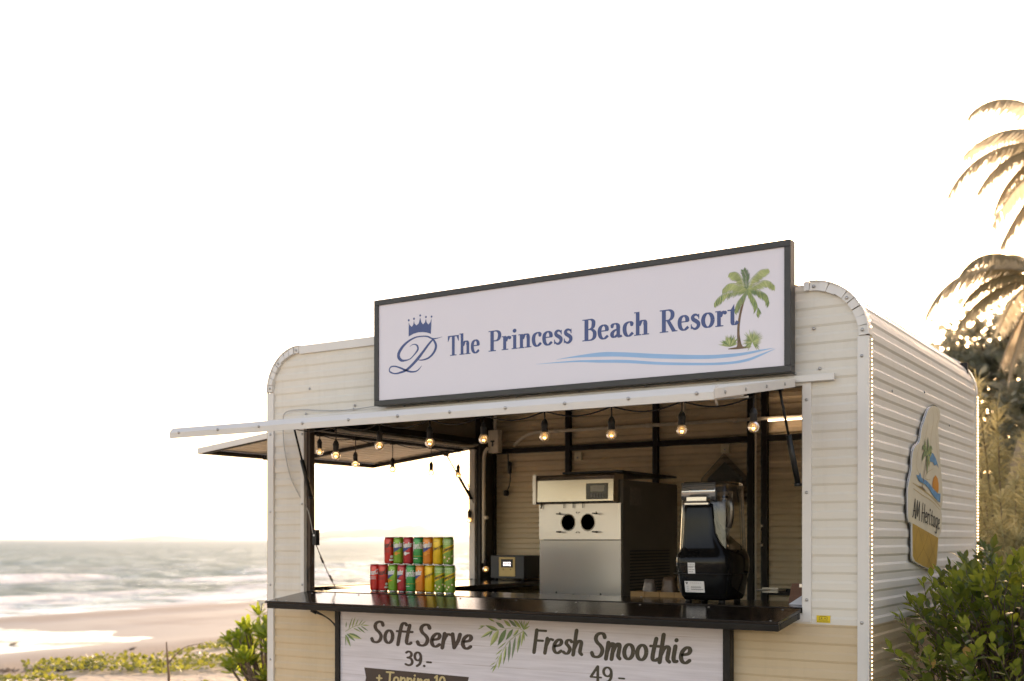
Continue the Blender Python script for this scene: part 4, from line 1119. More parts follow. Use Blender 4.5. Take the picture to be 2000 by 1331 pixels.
# ================================================================ SIGNS
M_navy = mat("navy_print", (0.055, 0.085, 0.21), rough=0.45, var=0.04)
M_blue = mat("light_blue_print", (0.26, 0.46, 0.68), rough=0.45, var=0.04)
G1 = mat("print_green_dark", (0.13, 0.20, 0.075), rough=0.45, var=0.25, scale=30)
G2 = mat("print_green_olive", (0.27, 0.32, 0.11), rough=0.45, var=0.25, scale=30)
G3 = mat("print_green_light", (0.44, 0.46, 0.20), rough=0.45, var=0.2, scale=30)
G4 = mat("print_green_grey", (0.16, 0.21, 0.12), rough=0.45, var=0.2, scale=30)
BR = mat("print_trunk_brown", (0.17, 0.10, 0.055), rough=0.5, var=0.35, scale=40)
M_signface = mat("sign_vinyl", (0.69, 0.635, 0.67), rough=0.3, coat=.3, var=0.015, scale=1.5)
M_signframe = mat("sign_frame_paint", (0.030, 0.028, 0.026), rough=0.38, var=0.15, scale=8)

SY = -0.075
sign = thing("signboard", "long white signboard with navy lettering, crown emblem and palm above the serving hatch", "signboard", (1.9, -0.05, 2.147))
X0, X1, ZB, ZT = 0.815, 3.004, 2.150, 2.690
FWS = 0.027
board = MB().box(X0 + FWS, X1 - FWS, SY, -0.03, ZB + FWS, ZT - FWS).build("board", M_signface, sign)
for a in ((X0, X1, ZB, ZB + FWS), (X0, X1, ZT - FWS, ZT)):
    MB().box(a[0], a[1], SY - 0.008, -0.026, a[2], a[3]).build("frame_bar", M_signframe, sign, bevel=0.0015)
for a in ((X0, X0 + FWS), (X1 - FWS, X1)):
    MB().box(a[0], a[1], SY - 0.008, -0.026, ZB + FWS + .0005, ZT - FWS - .0005).build("frame_bar", M_signframe, sign, bevel=0.0015)
for x in (1.1, 1.9, 2.7):
    MB().box(x - .02, x + .02, -0.0255, -DEP - .001, ZB + 0.05, 2.50).build("bracket", M_steel, sign)
smap = lambda u, v, l: (u, SY - l, v)
for (a, b, t), w in zip(WORDS, ("The", "Princess", "Beach", "Resort")):
    p = Print2D(smap)
    p.text(w, SERIF, a[0] - .002, 2.366, 0.0985, width=b[0] - a[0] + .004, thick=.165, thin=.055)
    p.build("lettering", M_navy, sign)
p = Print2D(smap)
for s_ in EMBLEM: p.stroke(s_, sub=7)
p.build("monogram", M_navy, sign)
p = Print2D(smap)
cr = CROWN[0]
# crown as strips from its base line up to the points
cx0, cx1 = min(q[0] for q in cr), max(q[0] for q in cr)
p.poly(cr)
for q in CROWN_BALLS[0]: p.shape(*disc2(q[0], q[1], q[2], 14, 1.0))
p.build("crown", M_navy, sign)
p = Print2D(smap)
for s_ in WAVES: p.stroke(s_, sub=6, cap=False)
p.build("wave_line", M_blue, sign)
def printed_frond(p, spine, wid, mis, n=44, droop=1.0, both=False):
    c = crom(spine, 8)
    rnd = random.Random(len(spine) * 77 + int(spine[-1][0] * 1000))
    for i in range(n):
        t = 0.06 + 0.94 * i / (n - 1)
        k = min(len(c) - 2, int(t * (len(c) - 1)))
        a = c[k]; b = c[k + 1]
        tx, ty = b[0] - a[0], b[1] - a[1]
        l = math.hypot(tx, ty) or 1e-9
        tx /= l; ty /= l
        L = wid * (0.35 + 0.95 * math.sin(math.pi * min(1, t * 0.80 + 0.10))) * rnd.uniform(.8, 1.1)
        for sgn in ((-1, 1) if both else (-1,)):
            nx, ny = (ty * sgn, -tx * sgn)
            if not both and ny > 0: nx, ny = -nx, -ny
            dx, dy = nx * .75 + tx * .75, ny * .75 + ty * .75 - 0.55 * droop
            q = math.hypot(dx, dy) or 1e-9
            tip = (a[0] + dx / q * L, a[1] + dy / q * L)
            p.leaf(a, tip, wid * .15, rnd.choice(mis), rnd.choice(mis))
    p.stroke([(q[0], q[1], .0022 * (1 - .6 * i / len(c))) for i, q in enumerate(c)], mi=1, sub=1, cap=False)
p = Print2D(smap)
mis = [(0, 1, 2), (1, 2), (1, 2), (0, 3), (1, 2), (1, 2), (0, 1), (0, 1), (1, 3)]
for i, sp in enumerate(SP_FRONDS):
    printed_frond(p, sp, 0.033 if i != 3 else 0.020, mis[i], both=(i == 3), droop=0.0 if i == 3 else 1.0)
p.build("palm_picture", [G1, G2, G3, G4], sign)
for (cx, cz), span, L in ((SP_TUFTS[0][0], (15, 165), .052), (SP_TUFTS[0][1], (-60, 240), .050)):
    p = Print2D(smap)
    for k in range(30):
        a = R(span[0] + (span[1] - span[0]) * k / 29)
        q = L * random.uniform(.7, 1.1)
        p.leaf((cx, cz), (cx + math.cos(a) * q * .95, cz + math.sin(a) * q), .005, random.choice((0, 1, 2)), random.choice((0, 1, 2)))
    p.build("grass_picture", [G1, G2, G3, G4], sign)
p = Print2D(smap)
t = SP_TUFTS[0][2]
p.shape(*disc2(t[0], t[1], .052, 20, .09))
for s_ in SP_TRUNK: p.stroke(s_, sub=6, cap=False)
p.build("palm_trunk_picture", BR, sign)

# ---- menu board under the counter
def menu_face():
    m = bpy.data.materials.new("menu_print")
    m.use_nodes = True
    nt = m.node_tree; b = nt.nodes["Principled BSDF"]
    geo = nt.nodes.new("ShaderNodeNewGeometry")
    mp = nt.nodes.new("ShaderNodeMapping"); mp.inputs["Scale"].default_value = (1.2, 1, 22)
    nt.links.new(geo.outputs["Position"], mp.inputs["Vector"])
    nz = nt.nodes.new("ShaderNodeTexNoise"); nz.inputs["Scale"].default_value = 3; nz.inputs["Detail"].default_value = 6
    nt.links.new(mp.outputs["Vector"], nz.inputs["Vector"])
    rp = nt.nodes.new("ShaderNodeValToRGB")
    rp.color_ramp.elements[0].position = .35; rp.color_ramp.elements[1].position = .7
    rp.color_ramp.elements[0].color = (.60, .545, .56, 1); rp.color_ramp.elements[1].color = (.72, .665, .69, 1)
    nt.links.new(nz.outputs["Fac"], rp.inputs["Fac"])
    # printed plank joints every 95 mm, fading in and out
    sep = nt.nodes.new("ShaderNodeSeparateXYZ"); nt.links.new(geo.outputs["Position"], sep.inputs[0])
    dv = nt.nodes.new("ShaderNodeMath"); dv.operation = 'DIVIDE'; dv.inputs[1].default_value = .095
    nt.links.new(sep.outputs["Z"], dv.inputs[0])
    fr = nt.nodes.new("ShaderNodeMath"); fr.operation = 'FRACT'; nt.links.new(dv.outputs[0], fr.inputs[0])
    lt = nt.nodes.new("ShaderNodeMath"); lt.operation = 'LESS_THAN'; lt.inputs[1].default_value = .035
    nt.links.new(fr.outputs[0], lt.inputs[0])
    n2 = nt.nodes.new("ShaderNodeTexNoise"); n2.inputs["Scale"].default_value = 4.0
    nt.links.new(geo.outputs["Position"], n2.inputs["Vector"])
    g = nt.nodes.new("ShaderNodeMapRange"); g.inputs["From Min"].default_value = .42; g.inputs["From Max"].default_value = .62; g.inputs["To Max"].default_value = .8
    nt.links.new(n2.outputs["Fac"], g.inputs["Value"])
    ml = nt.nodes.new("ShaderNodeMath"); ml.operation = 'MULTIPLY'
    nt.links.new(lt.outputs[0], ml.inputs[0]); nt.links.new(g.outputs["Result"], ml.inputs[1])
    mx = nt.nodes.new("ShaderNodeMix"); mx.data_type = 'RGBA'
    nt.links.new(ml.outputs[0], mx.inputs["Factor"]); nt.links.new(rp.outputs["Color"], mx.inputs["A"])
    mx.inputs["B"].default_value = (.46, .38, .37, 1)
    nt.links.new(mx.outputs["Result"], b.inputs["Base Color"])
    b.inputs["Roughness"].default_value = .38
    return m
M_menu = menu_face()
M_ink = mat("menu_brown_ink", (0.060, 0.036, 0.026), rough=.5, var=.05)
M_ink2 = mat("menu_olive_ink", (0.060, 0.046, 0.027), rough=.5, var=.05)
M_gold = mat("menu_gold_ink", (0.55, 0.42, 0.20), rough=.5, var=.05)
menu = thing("menu_board", "white wood-print menu board offering soft serve and fresh smoothie under the counter", "menu board", (1.63, -0.03, 0.42))
MX0, MX1, MZ0, MZ1 = 0.556, 2.700, 0.44, 1.092
MY = -0.045
MB().box(MX0, MX1, MY, -0.015, MZ0, MZ1).build("board", M_menu, menu)
for a in ((MX0 - 0.03, MX0 - .0005), (MX1 + .0005, MX1 + 0.033)):
    MB().box(a[0], a[1], MY - 0.012, -0.012, MZ0 - 0.03, MZ1 + 0.02).build("frame_bar", M_steel, menu, bevel=.002)
for a in ((MZ0 - 0.03, MZ0 - .0005), (MZ1 + .0005, MZ1 + 0.02)):
    MB().box(MX0, MX1, MY - 0.0115, -0.012, a[0], a[1]).build("frame_bar", M_steel, menu, bevel=.002)
mmap = lambda u, v, l: (u, MY - l, v)
def mtext(k, txt, mi_mat, name, thick=.165, thin=.10, slant=.10, h=None):
    a, b, c = MENU_WORDS[k]
    p = Print2D(mmap)
    hh = h or (c[1] - a[1])
    p.text(txt, SANS, a[0], a[1], hh, width=b[0] - a[0] - slant * hh * .3, thick=thick, thin=thin, slant=slant)
    return p.build(name, mi_mat, menu)
mtext(0, "Soft", M_ink, "heading")
mtext(1, "Serve", M_ink, "heading")
mtext(2, "39.-", M_ink, "price", slant=0, thick=.16, thin=.13)
mtext(3, "Fresh", M_ink2, "heading")
mtext(4, "Smoothie", M_ink2, "heading")
mtext(5, "49.-", M_ink2, "price", slant=0, thick=.13, thin=.11)
p = Print2D(mmap); p.poly(MENU_WORDS[7]); rb = p.build("ribbon", M_ink, menu)
p = Print2D(lambda u, v, l: (u, MY - l - .0013, v))
a, b, c = MENU_WORDS[6]
p.text("+ Topping 10", SANS, a[0], a[1] + .004, c[1] - a[1], width=b[0] - a[0], thick=.15, thin=.13, slant=.05)
p.build("ribbon_lettering", M_gold, rb)
for rach, leaves, seed in ((MENU_RACHIS, MENU_LEAVES_A, 1), (MENU_RACHIS2, MENU_LEAVES_B, 2)):
    p = Print2D(mmap); rnd = random.Random(seed)
    for i, (a, b) in enumerate(leaves):
        m1 = rnd.choice((0, 0, 1, 3)); p.leaf(a, b, a[2] * .9, m1, rnd.choice((1, 2, m1)))
    for s_ in rach: p.stroke(s_, mi=1, sub=5, cap=False)
    p.build("leaf_picture", [G1, G2, G3, G4], menu)

# ---- ice-cream cone cut-out on the right-hand side wall
KX = 3.310
cone = thing("cone_sign", "ice cream cone shaped cut-out sign with small beach picture on the trailer side", "sign", (KX, 1.0, 1.32))
ol = crom(CONE[0], 3, closed=True)[:-1]
def slab(pts, x0, x1, mi_side=1):
    mb = MB(); n = len(pts)
    mb.add([(x1, q[0], q[1]) for q in pts], [tuple(range(n))], 0)
    mb.add([(x0, q[0], q[1]) for q in pts], [tuple(reversed(range(n)))], mi_side)
    mb.add([(x, q[0], q[1]) for x in (x0, x1) for q in pts], [(i, (i + 1) % n, n + (i + 1) % n, n + i) for i in range(n)], mi_side)
    return mb
M_cone = mat("cone_cream_print", (0.60, 0.52, 0.38), rough=.6, spec=.2, var=.08, scale=5)
M_edge = mat("acrylic_edge", (0.74, 0.73, 0.71), rough=.3)
slab(ol, KX - 0.004, KX).build("board", [M_cone, M_edge], cone)
# clear acrylic backing, wider than the board
cyy = sum(q[0] for q in ol) / len(ol); czz = sum(q[1] for q in ol) / len(ol)
M_acr = mat("clear_acrylic", (0.9, 0.9, 0.9), rough=.08, trans=.92, var=0.0, ior=1.2)
back = []
for i, q in enumerate(ol):
    a = ol[i - 1]; b = ol[(i + 1) % len(ol)]
    dx, dz = b[0] - a[0], b[1] - a[1]; l = math.hypot(dx, dz) or 1
    back.append((q[0] - dz / l * -.02 if False else q[0] + (-.009 if q[0] < cyy else .003), q[1] + (.006 if q[1] > 1.6 else -.002)))
slab(back, KX - 0.0070, KX - 0.0052, 0).build("backing", M_acr, cone)
for y, z in ((1.02, 1.95), (0.85, 1.5), (1.1, 1.5)):
    MB().tube([(W - .004, y, z), (KX - .0071, y, z)], 0.008, 10).build("stand_off", M_chrome, cone)
kmap = lambda u, v, l: (KX + l, u, v)
p = Print2D(kmap); p.poly(CONE[1]); wf = p.build("waffle", mat("waffle_print", (0.47, 0.27, 0.055), rough=.6, spec=.2, var=.12, scale=14), cone)
p = Print2D(lambda u, v, l: (KX + .0013 + l, u, v))
for s_ in CONE_WAFFLE: p.stroke(s_, sub=1, cap=False, wmul=1.6)
p.build("waffle_line", mat("waffle_dark", (0.32, 0.17, 0.03), rough=.6, spec=.2), wf)
p = Print2D(kmap)
for s_ in CONE_LINES: p.stroke(s_, sub=6, cap=False, wmul=1.5)
p.build("swirl_line", mat("swirl_tan", (0.46, 0.33, 0.16), rough=.6, spec=.2), cone)
p = Print2D(lambda u, v, l: (KX + .0015 + l, u, v)); p.poly(CONE_SUN[0]); p.build("sun_picture", mat("sun_orange", (0.62, 0.23, 0.035), rough=.6, spec=.2), cone)
p = Print2D(lambda u, v, l: (KX + .0022 + l, u, v))
p.poly(CONE[2]); p.poly(CONE[3]); p.build("wave_picture", mat("wave_print_blue", (0.09, 0.24, 0.38), rough=.6, spec=.2, var=.3, scale=25), cone)
p = Print2D(lambda u, v, l: (KX + .0030 + l, u, v)); p.poly(CONE[4])
for s_ in CONE_PALM: p.stroke(s_, sub=5)
p.build("palm_trunk_picture", BR, cone)
p = Print2D(lambda u, v, l: (KX + .0038 + l, u, v))
for s_ in CONE_FRONDS:
    c = crom(s_, 6); n = len(c)
    p.stroke([(q[0], q[1], .022 * math.sin(math.pi * min(1, .12 + .85 * i / (n - 1))) + .001) for i, q in enumerate(c)], sub=1, mi=random.choice((0, 1)))
p.build("palm_picture", [G1, G2], cone)
p = Print2D(lambda u, v, l: (KX + .0018 + l, u, v))
a, b, c = CONE_TEXT[0]
p.text("AM Heritage", SANS, a[0], a[1] - .012, 0.082, width=b[0] - a[0], thick=.085, thin=.055, slant=.16, v_end=b[1] - .002)
p.build("lettering", mat("black_ink", (0.015, 0.014, 0.013), rough=.6, spec=.2), cone)
# ================================================================ THINGS ON AND IN THE TRAILER
# ---- drink cans, sixteen of them in two tiers on the counter
CAN_R, CAN_H = 0.0285, 0.1465
M_alu = mat("can_aluminium", (0.75, 0.75, 0.75), rough=.22, metal=1.0, var=.05, scale=40)
INK_W = mat("can_white_ink", (0.80, 0.79, 0.77), rough=.35)
INK_K = mat("can_black_ink", (0.03, 0.022, 0.02), rough=.35)
INK_B = mat("can_blue_ink", (0.03, 0.06, 0.24), rough=.35)
INK_Y = mat("can_yellow_ink", (0.78, 0.52, 0.02), rough=.35)
INK_O = mat("can_orange_ink", (0.80, 0.30, 0.02), rough=.35)
def can_paint(n, rgb): return mat(n, rgb, rough=.24, metal=.2, var=.06, scale=30, coat=.4)
P_RED = can_paint("can_red", (0.62, 0.03, 0.02)); P_LIME = can_paint("can_lime", (0.17, 0.40, 0.03)); P_BERRY = can_paint("can_berry", (0.50, 0.022, 0.03))
P_GREEN = can_paint("can_green", (0.0, 0.30, 0.07)); P_ORANGE = can_paint("can_orange", (0.72, 0.22, 0.02)); P_YELLOW = can_paint("can_yellow", (0.75, 0.47, 0.01))
P_OLIVE = can_paint("can_soda_green", (0.17, 0.33, 0.05))
def make_can(kind, x, y, z, ang, label):
    t = thing("drink_can", label, "drink can", (x, y, z), "drink cans stacked on the counter")
    paint = dict(cola=P_RED, zero=P_RED, lime=P_LIME, berry=P_BERRY, green=P_GREEN, orange=P_ORANGE, tonic=P_YELLOW, soda=P_OLIVE)[kind]
    r = CAN_R; h = CAN_H
    MB().lathe([(r * .80, .004), (r * .93, .006), (r, .014), (r, h - .017), (r * .97, h - .012), (r * .88, h - .004)], (x, y, z), 28).build("body", paint, t)
    MB().lathe([(r * .55, .003), (r * .78, 0), (r * .82, .0045)], (x, y, z), 28).build("base_rim", M_alu, t)
    MB().lathe([(r * .87, h - .0045), (r * .90, h - .001), (r * .88, h), (r * .82, h - .001), (r * .80, h - .005), (r * .1, h - .005)], (x, y, z), 28).build("lid", M_alu, t)
    MB().box(x - .004, x + .010, y - .004, y + .004, z + h - .0045, z + h - .003).build("ring_pull", M_alu, t)
    def wrap(u, v, l):
        a = R(ang) + u / r
        return (x + (r + l) * math.cos(a), y + (r + l) * math.sin(a), z + v)
    def fine(pts, k=10):
        out = []
        for i in range(len(pts)):
            a, b = pts[i], pts[(i + 1) % len(pts)]
            out += [(a[0] + (b[0] - a[0]) * j / k, a[1] + (b[1] - a[1]) * j / k) for j in range(k)]
        return out
    def band(p, u0, u1, v0a, v1a, v0b, v1b, mi, n=14):
        vs = []; 
        for i in range(n + 1):
            q = i / n; u = u0 + (u1 - u0) * q
            vs += [(u, v0a + (v0b - v0a) * q), (u, v1a + (v1b - v1a) * q)]
        p.shape(vs, [(2 * i, 2 * i + 1, 2 * i + 3, 2 * i + 2) for i in range(n)], mi)
    p = Print2D(wrap); mats = [INK_W, INK_K, INK_B, INK_Y, INK_O]
    if kind in ("cola", "zero"):
        ink = 0 if kind == "cola" else 1
        p.text("Coca", SANS, -.040, .088, .030, width=.044, thick=.22, thin=.09, slant=.25, mi=ink)
        p.text("Cola", SANS, .006, .092, .028, width=.038, thick=.22, thin=.09, slant=.25, mi=ink)
        for k in range(2):
            for i in range(7): band(p, -.030 + i * .0062, -.0255 + i * .0062, .074 - k * .010, .078 - k * .010, .074 - k * .010, .078 - k * .010, ink, 2)
        if kind == "zero":
            vs, fs = disc2(.024, .040, .008); p.shape(vs, fs, 0)
            band(p, .012, .036, .018, .027, .018, .027, 0, 6)
    elif kind in ("lime", "berry", "orange"):
        band(p, -.026, .020, .070, .088, .088, .096, 2)
        band(p, -.026, .006, .064, .072, .078, .088, 2)
        p.text("Fanta", SANS, -.032, .088, .027, width=.056, thick=.24, thin=.16, slant=.12, mi=0, v_end=.094)
        vs, fs = disc2(-.008, .058, .010, 14); p.shape(vs, fs, 4 if kind != "berry" else 0)
        p.leaf((-.002, .058), (.018, .062), .008, 4 if kind != "berry" else 0)
    elif kind == "green":
        p.text("Sprite", SANS, -.036, .084, .034, width=.068, thick=.20, thin=.13, slant=.22, mi=0)
        band(p, -.030, .030, .044, .0455, .044, .0455, 3); band(p, -.026, .004, .030, .033, .030, .033, 0, 6)
    elif kind == "tonic":
        p.text("Schweppes", SANS, -.042, .066, .019, width=.080, thick=.13, thin=.08, slant=.2, mi=1, v_end=.098)
        band(p, -.024, -.004, .122, .1235, .122, .1235, 1, 4)
    else:
        band(p, -.046, .046, .052, .078, .088, .114, 3)
        p2 = Print2D(lambda u, v, l: wrap(u, v, l + .0009))
        p2.text("Schweppes", SANS, -.042, .060, .019, width=.082, thick=.13, thin=.08, slant=.2, mi=1, v_end=.094)
        p2.build("lettering", mats, t)
        for k in range(4):
            for i in range(9): band(p, -.040 + i * .009, -.034 + i * .009, .108 + k * .007, .1095 + k * .007, .108 + k * .007, .1095 + k * .007, 0, 2)
        for (u, v, q) in ((-.02, .040, .008), (.004, .034, .006), (-.004, .022, .005), (.022, .046, .006)):
            vs, fs = disc2(u, v, q, 12); p.shape(vs, fs, 3)
            vs, fs = disc2(u, v, q * .6, 12); p.shape(vs, fs, 0)
    p.build("can_print", mats, t)
    return t
ROW_X0, ROW_Y, STEP = 0.585, 0.205, 0.0655
cz = CZ + 0.0005
bottom = [("cola", -70, "red cola can with white script at the left end of the lower tier"),
          ("zero", -70, "red can with black script, second from the left in the lower tier"),
          ("lime", -100, "lime green fruit soda can in the lower tier beside the red cans"),
          ("berry", -105, "red fruit soda can with blue flash in the lower tier beside a green one"),
          ("green", -75, "bright green lemon soda can in the lower tier"),
          ("orange", -98, "orange fruit soda can in the lower tier"),
          ("tonic", -92, "yellow tonic can in the lower tier"),
          ("soda", -70, "green soda can with yellow band, second from the right in the lower tier"),
          ("soda", -82, "green soda can with yellow band at the right end of the lower tier")]
for i, (k, a, lab) in enumerate(bottom):
    make_can(k, ROW_X0 + i * STEP + random.uniform(-.002, .002), ROW_Y - i * .004 + random.uniform(-.004, .004), cz, a + random.uniform(-6, 6), lab)
top = [("zero", -78, "red can with black script at the left end of the upper tier"),
       ("lime", -62, "lime green fruit soda can in the upper tier"),
       ("berry", -70, "red fruit soda can with blue flash in the upper tier"),
       ("green", -72, "bright green lemon soda can in the upper tier"),
       ("orange", -68, "orange fruit soda can in the upper tier"),
       ("tonic", -60, "yellow tonic can in the upper tier"),
       ("soda", -58, "green soda can with yellow band at the right end of the upper tier")]
for i, (k, a, lab) in enumerate(top):
    make_can(k, ROW_X0 + (i + 1.52) * STEP * 1.045 + random.uniform(-.002, .002), ROW_Y - (i + 1.5) * .004 + random.uniform(-.003, .003), cz + CAN_H + .0005, a + random.uniform(-5, 5), lab)

# ---- string lights
M_sock = mat("lamp_socket", (0.018, 0.016, 0.015), rough=.55, var=.15)
M_glass = mat("bulb_glass", (1, .93, .8), rough=0.02, trans=1.0, var=0.0, ior=1.45, emit=(1.0, .66, .3), estr=.035)
M_fil = mat("bulb_filament", (1, .7, .35), emit=(1.0, 0.62, 0.24), estr=6.0)
def bulb(parent, p, drop, tilt=(0, 0, 0), scale=1.0):
    """socket hangs `drop` below p on its own lead; glass globe with small LED chips inside"""
    p = Vector(p); s = scale
    a = p + Vector((tilt[0], tilt[1], -drop))
    sk = MB().tube([p, p.lerp(a, .5) + Vector((.001, 0, 0)), a], 0.0028, 6).lathe([(0.004, 0.008), (0.008, 0.004), (0.0125, -.004), (0.0135, -.010), (0.0150, -.012), (0.0150, -.018), (0.0138, -.020), (0.0138, -.046), (0.011, -.048)], a, 16).build("socket", M_sock, parent)
    c = a + Vector((0, 0, -.065))
    rr = .0205 * s
    prof_o = [(0.011, .0190), (0.0155, .0155), (0.0205, .008), (0.0222, 0), (0.0205, -.0095), (0.0155, -.0168), (0.0075, -.0215), (0.0003, -.0225)]
    prof_i = [(r - .0007 if r > .001 else .0003, z * .965) for r, z in reversed(prof_o)]
    mb = MB(); mb.lathe(prof_o, c, 20); 
    mb.f = [f for f in mb.f if len(f) == 4]; n = len(mb.f); mb.mi = mb.mi[:n]; mb.sm = mb.sm[:n]
    m2 = MB().lathe(prof_i, c, 20); m2.f = [f for f in m2.f if len(f) == 4]
    mb.add(m2.v, m2.f, 0, True)
    mb.build("bulb", M_glass, sk)
    f = MB()
    f.lathe([(0.0085, .017), (0.0085, .0185), (0.001, .019)], c, 10)
    for k in range(5):
        an_ = 2 * math.pi * k / 5
        f.box(c.x + .0045 * math.cos(an_) - .0011, c.x + .0045 * math.cos(an_) + .0011, c.y + .0045 * math.sin(an_) - .0011, c.y + .0045 * math.sin(an_) + .0011, c.z - .008 - .0015 * (k % 2), c.z - .004)
    f.build("filament", M_fil, sk)
def catenary(a, b, sag, n=10):
    a = Vector(a); b = Vector(b)
    return [a.lerp(b, i / n) + Vector((0, 0, -sag * math.sin(math.pi * i / n))) for i in range(n + 1)]
front_lights = thing("string_lights", "string of round clear bulbs hanging along the front awning", "string lights", (1.6, -0.45, 1.85))
def awz(y): return AH.z + (y - AH.y) / (AE.y - AH.y) * (AE.z - AH.z)
fx = [0.885, 1.155, 1.449, 1.745, 2.058, 2.378, 2.69, 2.985]
drops = [.055, .02, .02, .018, .022, .03, .028, .032]
YB = -0.45
cab = MB(); prev = None
for x, dr in zip(fx, drops):
    top_ = Vector((x, YB, awz(YB) - .032))
    if prev is not None: cab.tube(catenary(prev, top_, .03), .003, 6)
    prev = top_
cab.tube(catenary((0.50, YB + .1, awz(YB + .1) - .03), (fx[0], YB, awz(YB) - .032), .02), .003, 6)
cab.build("cable", M_sock, front_lights)
for x, dr in zip(fx, drops): bulb(front_lights, (x, YB, awz(YB) - .033), dr + .018)
side_lights = thing("string_lights", "string of small clear bulbs hanging in the left side opening, some dropping on long leads", "string lights", (0.0, 1.0, 1.93))
spec = [(0.40, .045), (0.72, .10), (1.08, .115), (1.49, .115), (1.80, .115)]
cab = MB(); prev = Vector((0.03, .12, 2.115))
for y, dr in spec:
    q = Vector((0.0, y, 2.085)); cab.tube(catenary(prev, q, .02), .003, 6); prev = q
    cab.box(-.012, .012, y - .014, y + .014, 2.072, 2.090)
cab.tube(crom([(0, 1.80, 2.085), (0.0, 1.90, 2.0), (0.0, 1.93, 1.80), (0.0, 1.935, 1.70)], 6), .0025, 6)
cab.tube(crom([(0, 1.82, 2.08), (0.01, 1.90, 1.85), (0.03, 2.0, 1.62), (0.05, 2.03, 1.45), (0.07, 2.03, 1.36)], 6), .003, 6)
cab.build("cable", M_sock, side_lights)
for y, dr in spec: bulb(side_lights, (0.0, y, 2.075), dr - .02)
bulb(side_lights, (0.0, 1.935, 1.70), .03)
bulb(side_lights, (0.115, 1.97, 1.375), .05)

# ---- soft-serve machine
M_inox = mat("brushed_steel", (0.46, 0.42, 0.36), rough=.24, metal=1.0, var=.06, scale=6, stretch=(1, 1, 40), rvar=.3)
M_inox2 = mat("satin_steel", (0.66, 0.62, 0.57), rough=.36, metal=.85, var=.05, scale=4, rvar=.3)
M_panel = mat("grey_panel", (0.50, 0.48, 0.46), rough=.25, metal=.4, var=.04, scale=2)
M_side = mat("dark_side_panel", (0.12, 0.105, 0.088), rough=.45, var=.15, scale=4)
mach = thing("soft_serve_machine", "tall steel soft serve machine with two round openings standing inside the hatch", "ice cream machine", (1.42, 1.35, Z0 + .04))
mx0, mx1, my0, my1 = 1.158, 1.682, 1.0, 1.74
MB().box(mx0 + .004, mx1 - .004, my0 + .02, my1, Z0 + .09, 1.80).build("body", M_side, mach, bevel=.006)
for x in (mx0 + .05, mx1 - .05):
    for y in (my0 + .08, my1 - .06): MB().lathe([(.02, 0), (.02, .05)], (x, y, Z0 + .04), 12).build("foot", M_black, mach)
hood = MB()
prof = [(.940, 1.672), (.936, 1.68), (.938, 1.80), (.944, 1.822), (.965, 1.832), (1.06, 1.836), (1.06, 1.672)]
hood.loft([[(x, y, z) for y, z in prof] for x in (mx0 - .006, mx1 - .022)], smooth=False)
hd = hood.build("hood", M_inox, mach, bevel=.003)
MB().box(mx0 - .012, mx0 - .0065, .932, 1.06, 1.668, 1.832).box(mx0 - .012, mx0 + .01, .926, .9355, 1.665, 1.836).build("hood_edge", M_inox2, hd, bevel=.002)
dsp = MB().box(1.492, 1.625, .930, .9375, 1.690, 1.778).build("display", mat("display_black", (0.015, 0.016, 0.018), rough=.15, var=.1), hd, bevel=.002)
MB().box(1.522, 1.608, .9285, .9297, 1.732, 1.766).build("display_window", mat("display_lcd", (0.30, 0.30, 0.27), rough=.2), dsp)
for i in range(5): MB().box(1.522 + i * .018, 1.534 + i * .018, .9283, .9297, 1.700, 1.722).build("key", mat("key_grey", (0.10, 0.105, 0.11), rough=.3), dsp)
MB().box(mx0 + .13, mx1 - .01, 1.02, my1, 1.838, 1.852).build("top_lid", M_black, mach, bevel=.003)
fp = MB()
def plate_with_holes(x0, x1, z0, z1, y, holes, n=28):
    mb = MB()
    # strips left, between and right of the holes; ring cells round each hole
    xsb = [x0]
    for (cx, cz_, r) in holes: xsb += [cx - r * 1.35, cx + r * 1.35]
    xsb.append(x1)
    for i in range(0, len(xsb), 2): mb.add([(xsb[i], y, z0), (xsb[i + 1], y, z0), (xsb[i + 1], y, z1), (xsb[i], y, z1)], [(0, 1, 2, 3)])
    for (cx, cz_, r) in holes:
        q = r * 1.35
        mb.add([(cx - q, y, z0), (cx + q, y, z0), (cx + q, y, cz_ - q), (cx - q, y, cz_ - q)], [(0, 1, 2, 3)])
        mb.add([(cx - q, y, cz_ + q), (cx + q, y, cz_ + q), (cx + q, y, z1), (cx - q, y, z1)], [(0, 1, 2, 3)])
        inner = []; outer = []
        for k in range(n):
            a = 2 * math.pi * k / n; c, s = math.cos(a), math.sin(a); m = max(abs(c), abs(s))
            inner.append((cx + r * c, y, cz_ + r * s)); outer.append((cx + q * c / m, y, cz_ + q * s / m))
        mb.add(inner + outer, [(k, (k + 1) % n, n + (k + 1) % n, n + k) for k in range(n)])
        dp = [(a[0], y + .05, a[2]) for a in inner]
        mb.add(inner + dp, [(k, n + k, n + (k + 1) % n, (k + 1) % n) for k in range(n)], 1, True)
        mb.add(dp, [tuple(range(n))], 1)
    return mb
holes = [(1.347, 1.563, .044), (1.473, 1.563, .044)]
front = plate_with_holes(mx0 - .004, mx1 + .002, 1.467, 1.668, .985, holes)
front.box(mx0 - .004, mx1 + .002, .9855, .99, 1.467, 1.469).box(mx0 - .004, mx1 + .002, .9855, .99, 1.666, 1.668).box(mx1 - .008, mx1 + .002, .978, .9845, 1.467, 1.668, 0)
fpo = front.build("front_panel", [M_inox2, M_black], mach)
for cx, cz_, r in holes:
    MB().lathe([(r, .0), (r + .004, .003), (r + .006, 0)], (cx, .985, cz_), 28, axis=(0, -1, 0)).build("opening_ring", M_inox, fpo)
